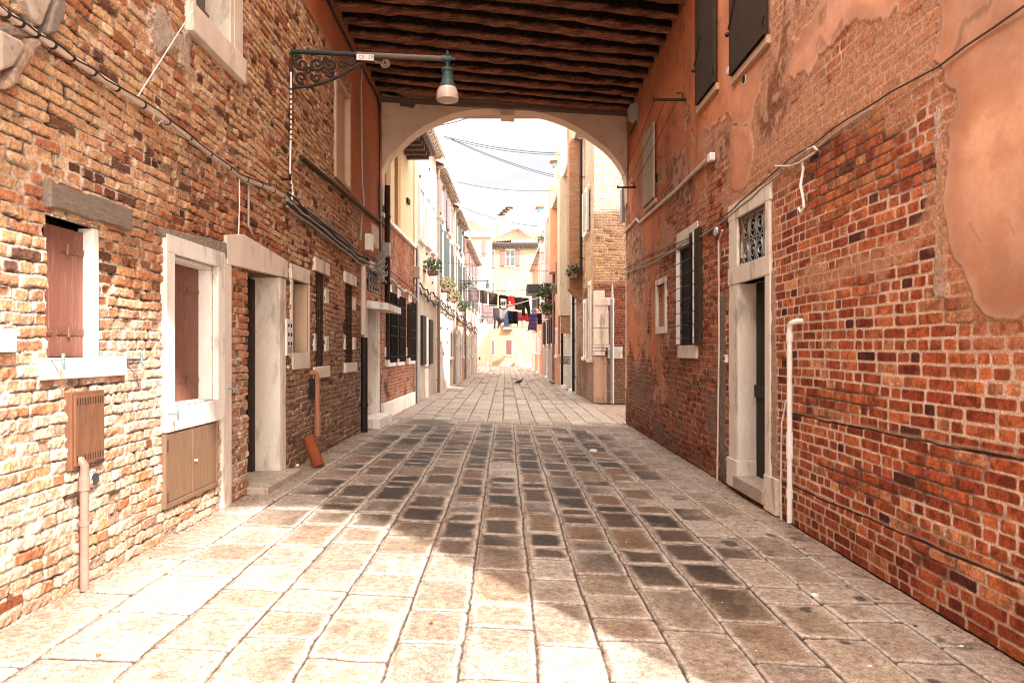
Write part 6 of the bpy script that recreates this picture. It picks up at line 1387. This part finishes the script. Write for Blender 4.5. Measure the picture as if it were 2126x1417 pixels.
cloth('pillow_case', 'rosy patterned cloth below the mauve sheet', 'cloth', FLOR, R_(994, 629, 1003.5, 650, 1), L2, 8); cloth('bed_sheet', 'pale sheet with coloured print hanging behind the dark cloths', 'sheet', PALE, [(1003.5, 631), (1022.5, 635), (1023, 670), (1012, 672), (1008, 660), (998, 670), (994, 652), (1003, 650)], L2, 9,
      print_=[[(1000.5, 652), (1003, 652), (1003, 656), (1000.5, 656)], [(1001, 660), (1004, 660), (1004, 667), (1001, 667)]], pm=[BLU, LEAFY])
cloth('t_shirt', 'grey striped shirt on the rear line', 't-shirt', STR, [(1024, 637), (1036, 637.5), (1036, 656), (1032, 659), (1023, 656)], L2, 10); cloth('trousers', 'grey purple leggings below the striped shirt', 'trousers', GRYP, [(1024.5, 655), (1036.5, 655), (1037, 666), (1034, 683), (1032.5, 683), (1033, 668), (1030, 664), (1028.5, 682), (1026, 682), (1026, 666)], L2, 11, folds=4)
cloth('t_shirt', 'white shirt hanging in the middle of the rear line', 't-shirt', WHC, [(1037, 640), (1052.5, 642), (1053, 655), (1049, 662), (1041, 662), (1038, 658)], L2, 12); cloth('trousers', 'faded blue jeans on the rear line', 'jeans', DEN, [(1048, 654), (1053.5, 644), (1056, 670), (1058, 675), (1052, 678), (1047, 676), (1046.5, 667)], L2-.2, 13, folds=5)
cloth('sock', 'dark grey crumpled garment left of the jeans', 'garment', GRYP, [(1037, 661), (1046, 661), (1046, 668), (1040, 671), (1039.5, 677), (1037, 676)], L2, 14, folds=4)
cloth('trousers', 'navy trousers on the rear line', 'trousers', NAVY, [(1054, 643), (1061, 643.5), (1062, 668), (1059, 673), (1054, 672), (1053.6, 658)], L2-.1, 15, folds=6); cloth('trousers', 'black trousers right of the navy ones on the rear line', 'trousers', BLK, [(1061.5, 644), (1074, 645), (1074, 672), (1068, 671.5), (1061.5, 671)], L2-.1, 16, folds=9)
cloth('towel', 'pink towel with dangling strings', 'towel', PNK, [(1075.5, 645), (1085.5, 648), (1086, 664), (1084.5, 666), (1084, 677), (1083, 677), (1083, 666), (1076.5, 666), (1075, 677), (1074, 677), (1074.5, 660)], L2, 17, folds=4); cloth('towel', 'red towel beside the pink one', 'towel', REDC, [(1087.5, 648), (1098, 650), (1099, 668), (1093, 666), (1086.5, 663)], L2, 18, folds=4)
cloth('beach_towel', 'violet towel hanging lowest at the right', 'towel', PUR, [(1101, 648), (1114.5, 650), (1113.5, 680), (1114, 688), (1112, 688), (1110, 682), (1099, 682), (1096.5, 688), (1095.5, 687), (1097.5, 672)], L1-.2, 19, folds=5); cloth('cloth', 'bright blue cloth peeking over the violet towel', 'cloth', BLU, [(1102, 642), (1110.5, 641), (1112, 648), (1103, 649)], L1, 20, folds=3); cloth('cloth', 'orange cloth behind the blue one', 'cloth', ORC, [(1101, 642), (1113.5, 637), (1114, 650), (1111.5, 650), (1110, 641), (1103, 643)], L1+.15, 21, folds=3)
cloth('cloth', 'black cloth against the right house front', 'cloth', BLK, [(1115.5, 649), (1124.5, 650), (1124.5, 673), (1116, 672)], L1+.3, 22, folds=4); cloth('bag', 'dark bag hanging on the left of the mauve sheet', 'bag', BLK, [(958.5, 588), (962.5, 588), (964, 596), (963, 604), (959.5, 605), (957.5, 600)], 33.0, 23, folds=2)
b1 = sag(PY(955, 589, 35), PY(1140, 612, 35), .12, 14); cable('clothesline', 'front clothesline carrying the dark cloths', b1, .012, CABLE_G, cat='clothesline'); cable('clothesline', 'rear clothesline carrying the pale and coloured clothes', sag(PY(985, 628, 36.2), PY(1140, 652, 36.2), .15, 14), .012, CABLE_G, cat='clothesline')
cable('clothesline', 'pale rope sagging in front of the dark cloths', [PY(1012, 633, 34.6), PY(1040, 635, 34.6), PY(1068, 632, 34.6), PY(1100, 623, 34.6), PY(1138, 612, 34.6)], .016, PVC_W, cat='clothesline')
# ================================================================= PIGEONS AND LITTER
FEATH = M('black_feathers', (.018, .017, .02), (.035, .032, .036), 30, .5, bs=.2); FEATHG = M('grey_feathers', (.08, .075, .08), (.04, .038, .04), 30, .5)
def pigeon(px, py, head, label, mat, s=1):
    u, v = (px-CX)/FP, (py-CY)/FP; t_ = 1.448/(v-.0403*u); x, y, z = u*t_, t_, G(u*t_)+.002
    t = thing('pigeon', label, 'bird', (x, y, z)); b = MB(); f = head
    P = lambda a, h: Vector((x+f*a*s, y, z+h*s))
    sk = [(P(-.17, .075), .008), (P(-.13, .085), .018), (P(-.08, .10), .04), (P(-.02, .115), .058), (P(.04, .13), .055), (P(.08, .155), .036), (P(.10, .185), .024), (P(.112, .21), .026), (P(.13, .215), .020), (P(.145, .213), .007), (P(.165, .207), .003)]
    b.tube([p for p, r in sk], [r*s for p, r in sk], 12); b.build('body', mat, t, True)
    for sd_ in (-1, 1):
        b = MB(); b.tube([P(.0, .09)+Vector((0, sd_*.02*s, 0)), P(.01, .045)+Vector((0, sd_*.022*s, 0)), P(.0, .0)+Vector((0, sd_*.022*s, 0))], [.012*s, .005*s, .004*s], 6)
        for a in (-.02, .03): b.tube([P(.0, .004)+Vector((0, sd_*.022*s, 0)), P(a, .002)+Vector((0, sd_*(.022+.008)*s, 0))], .003*s, 4)
        b.build('leg', RED, t); b = MB(); b.blob(P(-.03, .118)+Vector((0, sd_*.05*s, 0)), .07*s, 2, (1.15, .22, .5)); b.build('wing', mat, t, True)
pigeon(1078, 799, 1, 'black pigeon walking in the middle of the paved street', FEATH, 1.25); pigeon(1147, 800, -1, 'second smaller pigeon near the right house fronts', FEATHG, 1.0)
def ground_pt(px, py):
    u, v = (px-CX)/FP, (py-CY)/FP; t_ = 1.448/(v-.0403*u); return u*t_, t_, G(u*t_)
DRY = M('dry_leaf', (.36, .13, .05), (.22, .08, .035), 30, .8)
def leaf(px, py, s, label, k):
    x, y, z = ground_pt(px, py); rg = random.Random(k); a = rg.random()*6; b = MB(); pts = []
    for i in range(8):
        t_ = i/8*2*math.pi; r = s*(1 if i % 2 == 0 else .75); ca, sa = math.cos(a), math.sin(a); u, v = r*math.cos(t_), r*.5*math.sin(t_)
        pts.append((x+u*ca-v*sa, y+u*sa+v*ca, z+.006+.012*abs(math.cos(t_))))
    b.poly(pts); o = b.build('fallen_leaf', DRY, None, org=(x, y, z)); tag(o, label, 'leaf', 'dry leaves scattered by the right wall'); m = o.modifiers.new('solid', 'SOLIDIFY'); m.thickness = .003
for k, (px, py, s) in enumerate(((1612, 1125, .02), (1650, 1128, .018), (1655, 1141, .02), (1670, 1142, .024), (1640, 1105, .015), (1573, 1146, .02), (1605, 1147, .016), (1553, 1104, .013), (1700, 1160, .018), (1622, 1142, .015), (1718, 1182, .014), (1530, 1125, .012), (205, 1365, .018), (897, 1296, .02))):
    leaf(px, py, s, 'small curled dry brown leaf lying on the paving', k)
def scrap(px, py, s, label, mat, cat='litter', k=0, nm='paper_scrap'):
    x, y, z = ground_pt(px, py); b = MB(); b.blob((x, y, z+s*.35), s, 1, (1, .8, .45), .5, k); o = b.build(nm, mat, None, org=(x, y, z)); tag(o, label, cat)
scrap(1690, 1237, .028, 'crumpled white paper near the right wall', WHITEP, k=1); scrap(1861, 1290, .022, 'flattened pale scrap on a dark stain, right foreground', GREYST, k=2); scrap(1995, 1342, .014, 'white pebble near the wall foot, far right', WHITEP, k=3, nm='pebble'); scrap(1806, 1383, .013, 'white pebble on the paving at the bottom right', WHITEP, k=4, nm='pebble')
scrap(1232, 937, .055, 'white crumpled tissue in the middle distance right of centre', WHITEP, k=5); scrap(1298, 880, .06, 'white rag at the foot of the right wall end', WHITEP, k=6, nm='rag'); scrap(615, 968, .05, 'white crumpled rag beside the orange corrugated pipe', WHITEP, k=7, nm='rag'); scrap(1900, 1300, .012, 'brown twig end by the right wall', DARKWOOD, k=8, nm='twig')
DOTS = [(1045, 1292), (1183, 1253), (1275, 1030), (1330, 1090), (1420, 1010), (1510, 1180), (1380, 1230), (1620, 1300), (1570, 1350), (1720, 1360), (1140, 1085), (820, 1190), (640, 1100), (1300, 1125), (1460, 1110), (1500, 1250)]
for k, (px, py) in enumerate(DOTS): scrap(px, py, .006, 'tiny white speck of grit on the paving', WHITEP, 'grit', k, 'grit'); o = [q for q in bpy.data.objects if q.name.startswith('grit')][-1]
for q in bpy.data.objects:
    if q.name.startswith('grit'): q['group'] = 'white grit specks on the paving'
# old stone and timber bracket in the top left corner
ob = thing('timber_bracket', 'two worn timber stubs between grey stones in the top left corner', 'bracket', FL(yl(70), zz(80, yl(70)), 0))
b = MB(); b.prism(FL, LPX([(95, -25), (113, -25), (110, 5), (113, 20), (105, 44), (96, 58), (93, 70), (84, 69), (76, 72), (73, 62), (80, 44), (84, 22), (93, 4)]), -.02, .07); b.build('timber', BEAMWOOD, ob, bevel=.012)
b = MB(); b.prism(FL, LPX([(33, 86), (48, 79), (60, 82), (66, 94), (54, 104), (47, 118), (36, 130), (30, 146), (18, 160), (13, 174), (0, 184), (-12, 186), (-8, 168), (4, 150), (12, 138), (18, 120), (27, 108)]), -.02, .06); b.build('timber', M('pinkish_worn_timber', (.40, .27, .20), (.16, .10, .07), 12, .9, c3=(.5, .38, .3), s3=20, bs=.9, bd=.02), ob, bevel=.015)
b = MB(); b.prism(FL, LPX([(35, -10), (92, -10), (64, 58), (50, 40)]), -.02, .06); b.prism(FL, LPX([(-30, 60), (20, 84), (26, 100), (2, 138), (-30, 150)]), -.02, .07); b.build('stone', STONE_D, ob, bevel=.02)
b = MB(); b.tube([FL(yl(584), zz(372, yl(584)), 0), FL(yl(584), zz(372, yl(584)), .10), FL(yl(580), zz(362, yl(580)), .11)], .014, 6); o = b.build('iron_hook', IRON, None, org=FL(yl(584), zz(372, yl(584)), 0)); tag(o, 'little black iron hook above the cable bundle, left wall', 'hook')
# dirt and grit gathered along the wall feet
rg = random.Random(99); b = MB()
for k in range(900):
    side = rg.random() < .5; y = 3+rg.random()**1.3*17; off = abs(rg.gauss(0, .055)); x = (XL+.02+off) if side else (XR-.02-off)
    if not side and y > 14.3: continue
    b.blob((x, y, G(x)+.004), rg.uniform(.003, .010)*(1+.03*y), 1, (1, 1, .55), .5, k)
o = b.build('wall_foot_grit', M('gritty_dirt', (.22, .15, .11), (.10, .07, .05), 20, .95)); o['kind'] = 'stuff'
# ================================================================= separate pieces become parts of their own
def split_parts(o, newname, as_child=False, gap=.012):
    bm = bmesh.new(); bm.from_mesh(o.data); bm.verts.ensure_lookup_table(); seen = {}; isl = []
    for v in bm.verts:
        if v.index in seen: continue
        st = [v]; seen[v.index] = 1; g = []
        while st:
            q = st.pop(); g.append(q)
            for e in q.link_edges:
                w_ = e.other_vert(q)
                if w_.index not in seen: seen[w_.index] = 1; st.append(w_)
        isl.append(g)
    bb = [(np.min([v.co for v in g], 0)-gap/2, np.max([v.co for v in g], 0)+gap/2) for g in isl]
    par = list(range(len(isl)))
    def find(i):
        while par[i] != i: i = par[i]
        return i
    for i in range(len(isl)):
        for j in range(i+1, len(isl)):
            if np.all(bb[i][0] <= bb[j][1]) and np.all(bb[j][0] <= bb[i][1]): par[find(i)] = find(j)
    gr = {}
    for i in range(len(isl)): gr.setdefault(find(i), []).extend(v.index for v in isl[i])
    if len(gr) < 2: bm.free(); return
    groups = sorted(gr.values(), key=len, reverse=True); bm.free()
    for k, ids in enumerate(groups):
        ids = set(ids); b2 = bmesh.new(); b2.from_mesh(o.data); bmesh.ops.delete(b2, geom=[v for v in b2.verts if v.index not in ids], context='VERTS')
        if k == 0: keep = b2; continue
        me = bpy.data.meshes.new(newname); b2.to_mesh(me); b2.free(); me.materials.append(o.data.materials[0])
        q = bpy.data.objects.new(newname, me); S.collection.objects.link(q)
        q.parent = o if as_child else o.parent
        for m in o.modifiers:
            mm = q.modifiers.new(m.name, m.type)
            for a_ in ('width', 'segments', 'limit_method'):
                if hasattr(m, a_): setattr(mm, a_, getattr(m, a_))
    keep.to_mesh(o.data); keep.free()
bpy.context.view_layer.update()
for o in list(bpy.data.objects):
    if o.type != 'MESH' or o.get('kind'): continue
    base = o.name.split('.')[0]
    if o.parent is None: continue
    lvl = 1 if o.parent.parent is None else 2
    if base in ('cable_tie', 'bracket', 'coupling', 'stone', 'hinge_pin', 'iron_stay', 'latch', 'shutter', 'corner_stone', 'leg', 'threshold', 'vents', 'pilaster', 'arch_bricks', 'sash', 'timber', 'jamb', 'slat'):
        split_parts(o, base)
    elif base in ('window', 'door', 'cabinet_frame') and lvl == 1:
        split_parts(o, 'stone_block', as_child=True)
